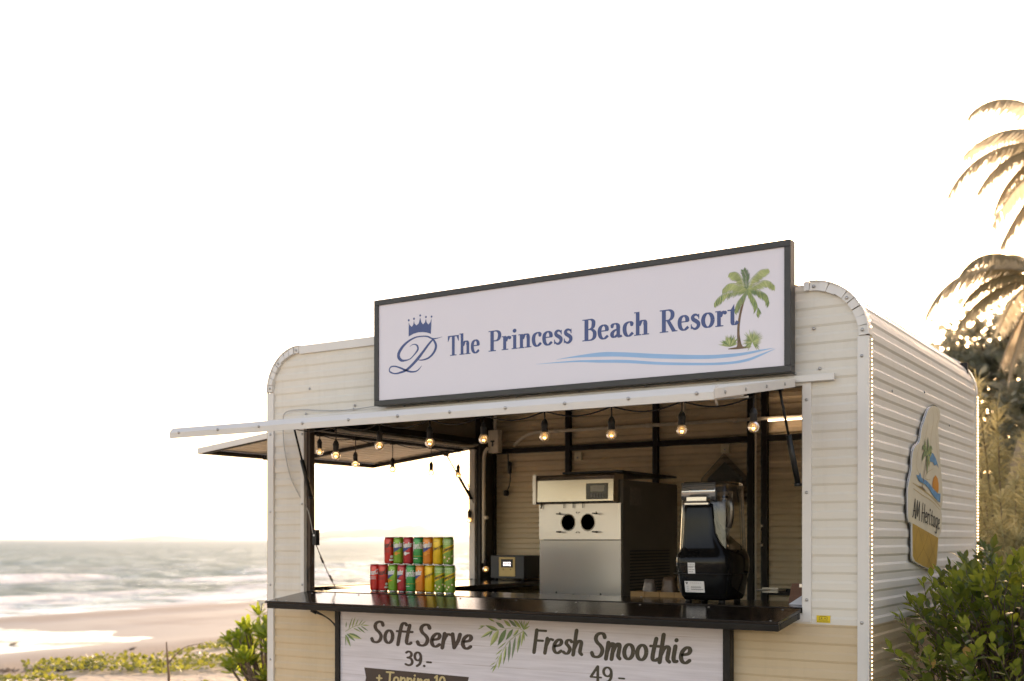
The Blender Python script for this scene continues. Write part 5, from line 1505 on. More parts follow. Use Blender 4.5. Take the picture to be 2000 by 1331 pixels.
for x, z, q in ((1.272, 1.610, .003), (1.272, 1.510, 0), (1.505, 1.610, .003), (1.505, 1.510, 0)):
    MB().tube([(x, .982, z + q), (x + .045, .955, z)], .0038, 8).build("pin", M_steel, fpo)
for x in (1.325, 1.385, 1.447):
    MB().tube([(x, .975, 1.676), (x, .975, 1.644)], .0025, 6).build("drip_wire", M_steel, fpo)
MB().tube([(mx0 + .012, .98, 1.668), (mx0 + .02, .972, 1.655), (mx0 + .016, .972, 1.642)], .004, 6).build("clip", M_black, fpo)
MB().box(mx0, mx1, .984, 1.0, .60, 1.463).build("lower_panel", M_panel, mach, bevel=.002)
for x, z in ((1.27, 1.165), (1.38, 1.155), (1.555, 1.162)): MB().lathe([(.006, 0), (.004, .004), (.0005, .005)], (x, .984, z), 8, axis=(0, -1, 0)).build("panel_screw", M_black, mach)
slat = MB()
for i in range(22): slat.box(mx1 - .0035, mx1 - .0005, 1.10, 1.62, 1.02 + i * .018, 1.028 + i * .018)
stuff(slat.build("vent_slat", M_black, mach))
MB().box(mx1 - .0035, mx1 - .001, 1.10, 1.24, 1.66, 1.76).build("side_label", mat("grey_label", (.16, .14, .12), rough=.5, var=.3, scale=60), mach)

# ---- smoothie blender with its sound cover
M_gloss = mat("gloss_black", (0.006, 0.006, 0.006), rough=.10, var=.2, spec=.22)
M_clear = mat("clear_cover", (0.97, 0.97, 0.96), rough=.03, trans=1.0, var=0, ior=1.42)
bx, by = 2.535, 0.235
bl = thing("smoothie_blender", "glossy black smoothie blender with clear sound cover and paper labels on the counter", "blender", (bx, by, CZ))
def rrect(cx, cy_, z, w, d, rad, n=6, skew=0):
    out = []
    for qx, qy, a0 in ((1, 1, 0), (-1, 1, 90), (-1, -1, 180), (1, -1, 270)):
        for k in range(n):
            a = R(a0 + 90 * k / (n - 1))
            out.append((cx + qx * (w / 2 - rad) + rad * math.cos(a), cy_ + skew + qy * (d / 2 - rad) + rad * math.sin(a), z))
    return out
def bsec(z, x0, x1, yf, yb, rad): return rrect(bx + (x0 + x1) / 2, by + (yf + yb) / 2, CZ + z, (x1 - x0) * .95, yb - yf, rad * .95)
body = MB().loft([bsec(.012, -.105, .112, -.125, .125, .05), bsec(.03, -.118, .122, -.138, .137, .06), bsec(.10, -.133, .134, -.155, .155, .075), bsec(.160, -.142, .142, -.166, .165, .08),
    bsec(.195, -.142, .142, -.166, .163, .08), bsec(.212, -.137, .138, -.160, .155, .075), bsec(.226, -.122, .130, -.150, .140, .06), bsec(.245, -.112, .115, -.146, .125, .05), bsec(.27, -.107, .095, -.142, .09, .042),
    bsec(.31, -.102, .074, -.138, .02, .036), bsec(.36, -.098, .063, -.135, -.05, .03), bsec(.42, -.095, .057, -.133, -.07, .027), bsec(.436, -.088, .050, -.130, -.078, .024)])
bo = body.build("base", M_gloss, bl)
for dx in (-.08, .08):
    for dy in (-.09, .09): MB().lathe([(.016, 0), (.014, .014)], (bx + dx, by + dy, CZ), 12).build("foot", M_black, bl)
MB().loft([[(q[0], q[1], CZ + .1275) for q in rrect(bx - .005, by - .002, 0, .280, .332, .078)], [(q[0], q[1], CZ + .1300) for q in rrect(bx - .005, by - .002, 0, .282, .334, .078)]]).build("seam", M_black, bl)
cv = MB()
secs_o = [rrect(bx, by + .0, CZ + .225, .238, .25, .03), rrect(bx, by, CZ + .40, .226, .236, .03), rrect(bx, by, CZ + .525, .220, .228, .028), rrect(bx, by, CZ + .538, .205, .212, .024)]
cv.loft(secs_o)
cv.f = cv.f[:-2] + [cv.f[-1]]; cv.mi = cv.mi[:len(cv.f)]; cv.sm = [True] * (len(cv.f) - 1) + [False]
ci = MB().loft([rrect(bx, by, CZ + z_, w_ - .006, d_ - .006, r_ - .003) for z_, w_, d_, r_ in ((.2255, .238, .25, .03), (.40, .226, .236, .03), (.523, .220, .228, .028), (.535, .205, .212, .024))])
ci.f = ci.f[:-2] + [ci.f[-1]]
cv.add(ci.v, [tuple(reversed(f_)) for f_ in ci.f], 0, True)
cv.build("sound_cover", M_clear, bl)
MB().loft([rrect(bx - .018, by - .1215, CZ + .455, .165, .012, .004, 3), rrect(bx - .018, by - .1215, CZ + .532, .160, .012, .004, 3)]).build("cover_front", mat("smoked_silver", (0.42, 0.42, 0.42), rough=.12, metal=.8, var=.1), bl)
lt2 = MB().box(bx - .075, bx + .040, by - .150, by - .132, CZ + .432, CZ + .446).box(bx - .066, bx + .030, by - .148, by - .130, CZ + .448, CZ + .472).build("cover_latch", mat("latch_silver", (0.62, 0.60, 0.58), rough=.2, metal=.8), bl, bevel=.004)
jug = MB().lathe([(.058, .23), (.066, .30), (.078, .43), (.082, .50)], (bx - .005, by + .03, CZ), 20)
jug.f = [f for f in jug.f if len(f) == 4]; jug.mi = jug.mi[:len(jug.f)]; jug.sm = jug.sm[:len(jug.f)]
jo = jug.build("jug", mat("jug_plastic", (.8, .8, .78), rough=.1, trans=.9, var=0, ior=1.1), bl)
MB().tube(crom([(bx + .055, by - .01, CZ + .465), (bx + .086, by - .03, CZ + .462), (bx + .100, by - .035, CZ + .43), (bx + .098, by - .035, CZ + .375), (bx + .086, by - .03, CZ + .335)], 5), [.013] * 21, 10).build("jug_handle", mat("handle_sheen", (.22, .21, .20), rough=.25, metal=.7), jo)
ly = by - .1555
def blabel(x0, x1, z0, z1, yb, yt, name):
    return MB().add([(x0, yb, z0), (x1, yb, z0), (x1, yt, z1), (x0, yt, z1), (x0, yb + .003, z0), (x1, yb + .003, z0), (x1, yt + .003, z1), (x0, yt + .003, z1)], [(0, 1, 2, 3), (7, 6, 5, 4), (0, 4, 5, 1), (3, 2, 6, 7), (0, 3, 7, 4), (1, 5, 6, 2)]).build(name, mat("label_paper", (.70, .69, .67), rough=.5), bl)
l1 = blabel(bx - .050, bx - .016, CZ + .130, CZ + .178, by - .1625, by - .168, "paper_label")
l2 = blabel(bx - .070, bx + .022, CZ + .046, CZ + .096, by - .146, by - .157, "paper_label")
M_prt = mat("label_print", (.06, .06, .06), rough=.5)
p = Print2D(lambda u, v, l: (u, by - .1625 - (v - CZ - .130) / .048 * .0055 - l, v))
for k in range(4):
    for i in range(3 if k % 2 else 4): p.stroke([(bx - .046 + i * .0075, CZ + .168 - k * .010, .0022), (bx - .0415 + i * .0075, CZ + .168 - k * .010, .0022)], cap=False)
p.build("label_text", M_prt, l1)
p = Print2D(lambda u, v, l: (u, by - .146 - (v - CZ - .046) / .050 * .011 - l, v))
p.poly([(bx - .066, CZ + .090), (bx - .062, CZ + .0915), (bx - .0595, CZ + .089), (bx - .057, CZ + .0915), (bx - .053, CZ + .090), (bx - .0595, CZ + .081)])
for i in range(6): p.stroke([(bx - .045 + i * .0095, CZ + .088, .0012), (bx - .038 + i * .0095, CZ + .088, .0012)], cap=False)
for k in range(3): p.stroke([(bx - .062, CZ + .070 - k * .009, .0014), (bx - .052, CZ + .070 - k * .009, .0014)], cap=False)
for k, n in ((0, 5), (1, 6)):
    for i in range(n):
        x = bx - .040 + i * .0098; z = CZ + .068 - k * .010
        p.stroke([(x, z, .0016), (x + .002, z + .004, .0016), (x + .0045, z - .001, .0016), (x + .007, z + .003, .0016)], sub=3)
p.build("label_text", M_prt, l2)

# ---- power inverter on the side counter
iv = thing("power_inverter", "small black power unit with a gold faced display on the rear side counter", "power unit", (0.36, 1.98, CZ))
MB().box(0.205, 0.475, 1.90, 2.13, CZ + .012, CZ + .170).build("case", mat("inverter_case", (0.028, 0.03, 0.034), rough=.4, var=.1), iv, bevel=.004)
for x in (.23, .45): MB().lathe([(.012, 0), (.012, .013)], (x, 1.93, CZ), 10).build("foot", M_black, iv)
fc = MB().box(0.275, 0.405, 1.8965, 1.8995, CZ + .028, CZ + .158).build("face_plate", mat("gold_plate", (0.42, 0.30, 0.13), rough=.35, metal=.4), iv)
MB().box(0.292, 0.388, 1.8945, 1.896, CZ + .088, CZ + .145).build("display", M_black, fc)
p = Print2D(lambda u, v, l: (u, 1.8945 - l, v))
for k in range(2):
    for i in range(4): p.stroke([(.312 + i * .016, CZ + .104 + k * .016, .008), (.322 + i * .016, CZ + .104 + k * .016, .008)], cap=False)
p.build("display_digits", mat("lcd_glow", (.8, .85, .9), emit=(.75, .85, 1), estr=1.2), fc)
for x in (.31, .37): MB().lathe([(.004, 0), (.003, .003)], (x, 1.8965, CZ + .074), 8, axis=(0, -1, 0)).build("button", M_black, fc)

# ---- hooks, bag, hanging lead on the rear wall
M_hook = mat("hook_ivory", (0.86, 0.78, 0.58), rough=.35, var=.08)
def hook(x, z, label):
    t = thing("adhesive_hook", label, "hook", (x, RY - .002, z), "adhesive hooks on the rear wall")
    MB().box(x - .029, x + .029, RY - .016, RY - .001, z - .030, z + .030).build("plate", M_hook, t, bevel=.003)
    MB().tube(crom([(x, RY - .007, z + .012), (x, RY - .012, z), (x, RY - .020, z - .014), (x, RY - .028, z - .006)], 4), .004, 8).build("prong", M_chrome, t)
hook(0.745, 2.035, "square ivory hook on the rear wall above the machine, nothing hanging from it")
hook(1.812, 2.042, "square ivory hook on the rear wall with a clear bag hanging from it")
bag = thing("plastic_bag", "clear plastic bag with a grey triangular insert hanging from a wall hook", "bag", (1.812, RY - .03, 1.72))
def tri_prism(pts, y0, y1):
    n = len(pts)
    return MB().add([(q[0], y, q[1]) for y in (y0, y1) for q in pts], [tuple(range(n)), tuple(reversed(range(n, 2 * n)))] + [(i, n + i, n + (i + 1) % n, (i + 1) % n) for i in range(n)])
tri_prism([(1.812, 2.01), (1.66, 1.855), (1.65, 1.70), (1.97, 1.70), (1.975, 1.845)], RY - .034, RY - .024).build("film", mat("bag_film", (.9, .88, .84), rough=.15, trans=.9, var=0, ior=1.08), bag)
tri_prism([(1.815, 1.955), (1.70, 1.853), (1.70, 1.72), (1.93, 1.72), (1.93, 1.85)], RY - .031, RY - .027).build("insert", mat("grey_insert", (.23, .235, .24), rough=.5), bag)
ld = thing("hanging_lead", "short black lead with an inline switch and plug hanging in the rear corner", "cable", (0.20, RY - .03, 1.86))
MB().tube(crom([(0.185, RY - .03, 2.07), (0.19, RY - .03, 2.0), (0.205, RY - .03, 1.93), (0.20, RY - .03, 1.86), (0.175, RY - .03, 1.805)], 6), .004, 6).build("cord", M_black, ld)
MB().lathe([(.004, -.045), (.014, -.035), (.015, .03), (.006, .045)], (0.20, RY - .03, 1.975), 10).build("switch", M_black, ld)
MB().lathe([(.005, .022), (.018, .016), (.018, -.014), (.01, -.02)], (0.17, RY - .03, 1.795), 12).build("plug", M_black, ld)

# ---- wooden tray with wrapped cups, beside the machine
tr_ = thing("wooden_tray", "low wooden slatted tray behind the blender", "tray", (2.06, 0.60, CZ - .03))
M_oak = mat("tray_wood", (0.30, 0.16, 0.05), rough=.5, var=.2, scale=5, stretch=(1, 1, 6))
tx0, tx1, ty0, ty1 = 1.985, 2.30, 0.50, 0.66
TZ = CZ - .026
part(MB().box(1.95, 2.36, .448, .70, TZ - .024, TZ), "rear_shelf", M_wood, bevel=.002)
for i in range(4): MB().box(tx0 + i * .0792, tx0 + i * .0792 + .0775, ty0, ty0 + .010, TZ + .004, TZ + .048).build("slat", M_oak, tr_, bevel=.001)
MB().box(tx0, tx1, ty1 - .01, ty1, TZ + .004, TZ + .048).build("back_rail", M_oak, tr_)
for x in (tx0, tx1 - .010): MB().box(x, x + .010, ty0 + .0105, ty1 - .0105, TZ + .004, TZ + .048).build("end_rail", M_oak, tr_)
MB().box(tx0, tx1, ty0, ty1, TZ, TZ + .0038).build("bottom", M_oak, tr_)
M_film2 = mat("cup_wrap", (.16, .13, .11), rough=.25, var=.4, scale=30, bump=.6, bscale=40)
for i, (x, y, s, lab) in enumerate(((2.055, .575, 1.0, "crumpled clear packet in the left of the wooden tray"), (2.16, .585, 1.15, "brown wrapped packet in the middle of the wooden tray"), (2.25, .57, .85, "pale wrapped packet at the right end of the wooden tray"))):
    mb = MB()
    secs = []
    for k in range(7):
        zz = TZ + .005 + .10 * s * k / 6
        w = .07 * s * (1 - .35 * (k / 6) ** 2)
        secs.append([(q[0] + random.uniform(-.004, .004), q[1] + random.uniform(-.004, .004), q[2] + random.uniform(-.003, .003)) for q in rrect(x, y, zz, w, w * .8, .018, 4)])
    o = mb.loft(secs).build("wrapped_packet", M_film2 if i != 1 else mat("brown_wrap", (.10, .06, .035), rough=.4, var=.3, scale=30), loc=(x, y, TZ + .005))
    tag(o, lab, "packet", "packets in the wooden tray")

# ---- clipboard and sheet at the right end of the counter
cb = thing("clipboard", "brown wooden clipboard leaning by the right jamb of the hatch", "clipboard", (2.93, 0.25, CZ))
MB().loft([[(2.875, .262, CZ + .001), (3.005, .235, CZ + .001), (3.005, .241, CZ + .001), (2.875, .268, CZ + .001)], [(2.879, .298, CZ + .088), (3.005, .272, CZ + .090), (3.005, .278, CZ + .090), (2.879, .304, CZ + .088)]], smooth=False).build("board", mat("brown_board", (0.20, 0.10, 0.065), rough=.35, var=.15, scale=4, stretch=(1, 1, 25)), cb, bevel=.002)
MB().box(2.925, 2.965, .258, .270, CZ + .07, CZ + .088).build("clip", M_chrome, cb, bevel=.002)
pp = MB().loft([[(2.905, .180, CZ + .0012), (3.010, .150, CZ + .0012), (3.010, .152, CZ + .0012), (2.905, .182, CZ + .0012)], [(3.005, .225, CZ + .075), (3.014, .222, CZ + .080), (3.014, .224, CZ + .080), (3.005, .227, CZ + .075)]], smooth=False).build("paper_sheet", mat("white_paper", (.68, .69, .74), rough=.6, var=.02), loc=(2.96, .19, CZ))
tag(pp, "white paper sheet propped in front of the brown clipboard", "paper")

# ---- adapter, its tangle of cable on the counter and the cable under the flap
ad_ = thing("power_adapter", "thin black adapter cable looped on the counter's left end", "cable", (0.33, 0.03, CZ))
MB().box(0.292, 0.322, 0.02, 0.05, 1.435, 1.52).build("mount", M_black, ad_, bevel=.002)
MB().lathe([(.006, -.002), (.006, .002)], (0.308, .0195, 1.49), 12, axis=(0, -1, 0)).build("mount_hole", INK_W, ad_)
cpts = [(0.312, .035, 1.435), (0.33, .035, 1.40), (0.348, .04, 1.36), (0.372, .05, 1.30), (0.40, .06, 1.245), (0.413, .07, 1.21), (0.40, .06, CZ + .012), (0.375, .04, CZ + .005), (0.35, .01, CZ + .010), (0.325, .00, CZ + .003), (0.345, .05, CZ + .008), (0.375, .02, CZ + .004), (0.34, -.01, CZ + .006), (0.30, .0, CZ + .005), (0.285, .03, CZ + .012), (0.30, .05, CZ + .02)]
MB().tube(crom(cpts, 6), .0028, 6).build("cord", M_black, ad_)
MB().tube(crom([(0.30, .02, CZ + .01), (0.275, .01, 1.24), (0.278, .0, 1.29), (0.30, .01, 1.33), (0.305, .02, 1.37), (0.295, .02, 1.345)], 6), .0025, 6).build("cord", M_black, ad_)
MB().tube([(0.34, .037, 1.375), (0.354, .043, 1.34)], .006, 8).tube([(0.388, .056, 1.272), (0.402, .062, 1.242)], .0065, 8).build("connector", M_black, ad_)
uc = thing("flap_cable", "black cable with an inline connector running below the counter to the menu frame", "cable", (0.42, -0.06, 1.06))
MB().tube(crom([(0.345, -.12, 1.125), (0.38, -.10, 1.10), (0.42, -.075, 1.075), (0.455, -.055, 1.058), (0.49, -.045, 1.035), (0.518, -.040, 1.005), (0.526, -.035, .985)], 6), .0042, 6).tube(crom([(0.375, -.12, 1.125), (0.42, -.09, 1.09), (0.46, -.065, 1.062), (0.50, -.05, 1.032), (0.522, -.042, 1.010)], 6), .0036, 6).build("cord", M_black, uc)
MB().tube([(0.392, -.093, 1.092), (0.418, -.078, 1.076)], .010, 10).build("connector", M_black, uc)
# ================================================================ VEGETATION
def leaf_shape(L, Wd, fold=.18, curl=.12, blunt=.0):
    """one leaf along +Y, midrib folded, tip curling down; returns verts, faces"""
    ts = (0, .18, .42, .68, .88, 1)
    ws = (.06, .62, 1.0, .86, .42 + blunt, .02 + blunt * .6)
    vs = []; fs = []
    for t, w in zip(ts, ws):
        y = L * t; z = -curl * L * t * t
        vs += [(-Wd / 2 * w, y, z + fold * Wd * w * .5), (0, y, z), (Wd / 2 * w, y, z + fold * Wd * w * .5)]
    for i in range(len(ts) - 1):
        a = 3 * i
        fs += [(a, a + 1, a + 4, a + 3), (a + 1, a + 2, a + 5, a + 4)]
    return vs, fs
def leaf_matrix(p, d, up, roll=0.0, s=1.0):
    d = Vector(d).normalized(); up = Vector(up)
    x = d.cross(up)
    if x.length < 1e-4: x = d.cross(Vector((1, 0, 0)))
    x.normalize(); z = x.cross(d).normalized()
    m = Matrix((x, d, z)).transposed().to_4x4()
    m = Matrix.Translation(Vector(p)) @ m @ Matrix.Rotation(roll, 4, 'Y') @ Matrix.Scale(s, 4)
    return m
def in_view(p):
    v = Vector(p) - CAM
    f = Vector((-.5417, .8406, 0)); r = Vector((.8406, .5417, 0))
    d = v.dot(f)
    if d < .5: return None
    px = 1000 + 2192 * v.dot(r) / d; py = 1053 - 2192 * v.z / d
    return (px, py, d) if -20 < px < 2020 and -20 < py < 1350 else None
def leafy(parent, shapes, items, m, part_limit=300, name="leaf", visible=None):
    """the leaves that show largest become parts that share mesh data, the rest one joined part"""
    org = Vector(ORIGIN[parent.name])
    meshes = []
    for k, (vs, fs) in enumerate(shapes):
        me = bpy.data.meshes.new(name); me.from_pydata([Vector(q) for q in vs], [], fs); me.materials.append(m)
        me.polygons.foreach_set("use_smooth", [True] * len(fs)); meshes.append(me)
    order = []
    for i, (mt, k) in enumerate(items):
        q = in_view(mt.translation)
        ok = q is not None and (visible is None or visible(q))
        order.append((0 if ok else 1, q[2] if ok else 0, i))
    order.sort()
    chosen = set(i for a, b, i in order[:part_limit] if a == 0)
    rest = MB()
    for i, (mt, k) in enumerate(items):
        if i in chosen:
            o = bpy.data.objects.new(name, meshes[k]); COL.objects.link(o); o.parent = parent
            o.matrix_local = Matrix.Translation(-org) @ mt
        else:
            vs, fs = shapes[k]
            rest.add([mt @ Vector(q) for q in vs], fs, 0, True)
    if rest.f: stuff(rest.build("foliage", m, parent))

rnd = random.Random(21)
# ---- ficus shrub beside the trailer
M_fic = leaf_mat("ficus_leaf", (0.034, 0.064, 0.018), (0.46, 0.52, 0.06), rough=.25, tfac=.34, var=.4)
M_bark = mat("bark", (0.13, 0.09, 0.06), rough=.85, var=.3, scale=20, bump=.5, bscale=40)
fic = thing("leafy_shrub", "dark glossy-leaved shrub growing against the trailer's right side", "shrub", (3.78, 0.62, 0.0))
shapes = [leaf_shape(.064, .030, .25, .10), leaf_shape(.056, .027, .2, .2), leaf_shape(.048, .023, .3, .05)]
stems = MB(); items = []
def env_top(x, y):   # how high the shrub reaches over a spot
    q = in_view((x, y, 1.2))
    return 1.37 + .06 * sstep(3.5, 4.0, x) + .18 * sstep(.4, 1.4, y)
centre = Vector((3.75, .60, .0))
nt_ = 0
while nt_ < 780:
    a = rnd.uniform(0, 2 * math.pi); rr = math.sqrt(rnd.uniform(.02, 1))
    x = centre.x + .60 * rr * math.cos(a); y = centre.y + 1.15 * rr * math.sin(a)
    if x < W + .05: continue
    zt = env_top(x, y) * (1 - .24 * rr ** 3)
    z = zt * (1 - abs(rnd.gauss(0, .30)))
    if z < .25: continue
    clump = noise.noise(Vector((x * 3.0, y * 3.0, z * 3.0)))
    if clump < -.12 + .14 * (x < 3.55): continue
    nt_ += 1
    tip = Vector((x, y, z))
    root = Vector((centre.x + (x - centre.x) * .45, centre.y + (y - centre.y) * .45, max(.15, z - .32)))
    out = (tip - root).normalized()
    out = (out + Vector((rnd.uniform(-.4, .4), rnd.uniform(-.4, .4), rnd.uniform(-.1, .5)))).normalized()
    L = rnd.uniform(.12, .24)
    b = tip - out * L
    stems.tube([root, root.lerp(b, .5) + Vector((rnd.uniform(-.02, .02), rnd.uniform(-.02, .02), .02)), b, tip], [.004, .003, .0022, .0012], 5)
    n = rnd.randint(8, 13)
    for k in range(n):
        t = .15 + .85 * k / (n - 1)
        p = b.lerp(tip, t)
        ang = k * 2.4 + rnd.uniform(-.4, .4)
        side = out.orthogonal().normalized()
        side = Matrix.Rotation(ang, 3, out) @ side
        d = (out * (.35 + .75 * t) + side * (1.0 - .5 * t) + Vector((0, 0, .22))).normalized()
        items.append((leaf_matrix(p, d, Vector((0, 0, 1)) + side * .2, rnd.uniform(-.5, .5), rnd.uniform(.75, 1.2)), rnd.randrange(3)))
for k in range(7):
    a = 2 * math.pi * k / 7
    e = centre + Vector((.45 * math.cos(a), .65 * math.sin(a), rnd.uniform(.6, .95)))
    stems.tube(crom([centre + Vector((.04 * math.cos(a), .04 * math.sin(a), -.05)), centre.lerp(e, .5) + Vector((0, 0, .12)), e], 5), [.018 - .0012 * i for i in range(11)], 7)
stems.build("stem", M_bark, fic)
leafy(fic, shapes, items, M_fic, 300)
# a few yellowed leaves near the ground
yl = leaf_mat("yellow_leaf", (0.42, 0.22, 0.03), (0.5, 0.3, 0.04))
for (x, y, z) in ((3.56, -.12, 1.02), (3.66, .0, 1.06)):
    mb = MB(); m4 = leaf_matrix((x, y, z), (.2, -.6, -.3), (0, -.5, 1)); vs, fs = shapes[0]
    mb.add([m4 @ Vector(q) for q in vs], fs, 0, True); mb.build("yellow_leaf", yl, fic)

# ---- fleshy seaside plant at the trailer's left
M_sca = leaf_mat("sea_lettuce_leaf", (0.075, 0.145, 0.018), (0.42, 0.50, 0.04), rough=.4, tfac=.5)
sca = thing("seaside_shrub", "bright green rosette-leaved seaside shrub at the trailer's left edge", "shrub", (-2.64, 2.75, 0.0))
shapes = [leaf_shape(.13, .045, .15, -.10, .35), leaf_shape(.11, .04, .2, .05, .35)]
items = []; stems = MB()
for k in range(72):
    a = rnd.uniform(0, 2 * math.pi); rr = math.sqrt(rnd.random())
    tip = Vector((-2.64 + .43 * rr * math.cos(a), 2.75 + .43 * rr * math.sin(a), (.84 - .30 * rr * rr) * (1 - .75 * rnd.random() ** 1.8)))
    base = Vector((-2.64 + .1 * math.cos(a), 2.75 + .1 * math.sin(a), 0))
    stems.tube([base, base.lerp(tip, .6) + Vector((0, 0, -.06)), tip], [.012, .009, .007], 6)
    ax = (Vector((math.cos(a) * .5 * rr, math.sin(a) * .5 * rr, 1))).normalized()
    for j in range(13):
        ang = j * 2.4; el = .25 + .9 * j / 13
        side = Matrix.Rotation(ang, 3, ax) @ ax.orthogonal().normalized()
        d = side * math.cos(el) + ax * math.sin(el)
        items.append((leaf_matrix(tip + ax * .02 * (j / 13), d, ax, rnd.uniform(-.3, .3), rnd.uniform(.8, 1.15)), rnd.randrange(2)))
stems.build("stem", M_bark, sca)
leafy(sca, shapes, items, M_sca, 300, visible=lambda q: q[0] < 535 and q[1] > 1190)

# ---- creeping plants on the dune edge
M_cov = leaf_mat("creeper_leaf", (0.10, 0.135, 0.025), (0.40, 0.40, 0.06), rough=.45, tfac=.4)
cov = MB(); vs0, fs0 = leaf_shape(.058, .042, .12, .1, .2)
cnt = 0
while cnt < 11000:
    y = rnd.uniform(-3, 14); x = -6.1 + rnd.gauss(0, 1.15) + .9 * noise.noise(Vector((y * .22, 3.1, 0)))
    if not -10 < x < -2.6: continue
    if noise.noise(Vector((x * .55, y * .55, 7))) < -.02 + .25 * (x > -5): continue
    cnt += 1
    z = ground_h(x, y)
    hgt = .02 + .17 * max(0, noise.noise(Vector((x * .8, y * .8, 2))) + .25) * rnd.random()
    d = Vector((rnd.uniform(-1, 1), rnd.uniform(-1, 1), rnd.uniform(.1, .9)))
    m4 = leaf_matrix((x, y, z + hgt), d, (rnd.uniform(-.3, .3), rnd.uniform(-.3, .3), 1), rnd.uniform(-.6, .6), rnd.uniform(.6, 1.3))
    cov.add([m4 @ Vector(q) for q in vs0], fs0, 0, True)
cvo = cov.build("ground_cover", M_cov)
tag(cvo, "low green creeping plants along the dune edge above the beach", "ground cover", kind="stuff")
# bare forked stick standing in the sand
M_twig = mat("dry_twig", (0.20, 0.13, 0.085), rough=.9, var=.25, scale=30)
tw_ = thing("dry_stick", "bare forked dry stick standing upright on the dune in front of the beach", "stick", (-3.47, 2.22, ground_h(-3.47, 2.22) - .14))
b0 = Vector(ORIGIN[tw_.name])
MB().tube([b0 + Vector((0, 0, -.1)), b0 + Vector((.01, 0, .2)), b0 + Vector((-.01, .01, .40)), b0 + Vector((-.015, 0, .56)), b0 + Vector((-.03, 0, .70))], [.016, .014, .012, .009, .005], 7).build("stem", M_twig, tw_)
MB().tube(crom([b0 + Vector((-.012, 0, .50)), b0 + Vector((.05, .03, .58)), b0 + Vector((.13, .08, .655)), b0 + Vector((.26, .16, .69))], 5), [.007 - .0003 * i for i in range(16)], 6).build("branch", M_twig, tw_)
MB().tube(crom([b0 + Vector((.12, .10, -.05)), b0 + Vector((.15, .10, .10)), b0 + Vector((.24, .16, .24)), b0 + Vector((.25, .16, .36))], 5), [.009 - .0003 * i for i in range(16)], 6).build("branch", M_twig, tw_)
# driftwood pieces on the beach
for px_, py_, ln, lab in ((957, 0, .36, "dark piece of driftwood lying on the dry beach sand"), (97, 0, .4, "pale lump of driftwood at the edge of the beach pool")):
    f = Vector((-.5417, .8406, 0)); r = Vector((.8406, .5417, 0))
    px2, py2 = (258, 1270) if px_ == 957 else (26, 1260)
    ray = f + r * ((px2 - 1000) / 2192) + Vector((0, 0, (1053 - py2) / 2192))
    t_ = 10.0
    while t_ < 60:
        q = CAM + ray * t_
        if q.z < max(ground_h(q.x, q.y), SEA_Z): break
        t_ += .05
    mb = MB(); d = Vector((rnd.uniform(-.3, .3), 1, .08)).normalized()
    mb.tube([q - d * ln * .5, q - d * ln * .2 + Vector((0, 0, .03)), q + d * ln * .15 + Vector((0, 0, .04)), q + d * ln * .5 + Vector((0, 0, .06))], [.012, .03, .032, .01], 8)
    o = mb.build("driftwood", mat("driftwood_dark" if px_ == 957 else "driftwood_pale", (.09, .07, .055) if px_ == 957 else (.38, .26, .16), rough=.9, var=.3), loc=q)
    tag(o, lab, "driftwood", "driftwood on the beach")

# ---- wrack left by the tide below the dune
wr = MB()
for k in range(170):
    px2 = rnd.uniform(-30, 190); py2 = 1312 - px2 * .035 + rnd.gauss(0, 2.2)
    f = Vector((-.5417, .8406, 0)); r = Vector((.8406, .5417, 0))
    ray = f + r * ((px2 - 1000) / 2192) + Vector((0, 0, (1053 - py2) / 2192))
    t_ = 9.0
    while t_ < 60:
        q = CAM + ray * t_
        if q.z < max(ground_h(q.x, q.y), SEA_Z): break
        t_ += .08
    if t_ > 59: continue
    d = Vector((rnd.uniform(-1, 1), rnd.uniform(-1, 1), rnd.uniform(0, .3))).normalized() * rnd.uniform(.04, .16)
    wr.tube([q - d, q + Vector((0, 0, rnd.uniform(.01, .04))), q + d], [.006, rnd.uniform(.008, .022), .004], 5)
wo = wr.build("beach_wrack", mat("wrack_dark", (.13, .095, .07), rough=.9, var=.4, scale=3))
tag(wo, "dark line of dry tide wrack on the sand below the dune", "wrack", kind="stuff")
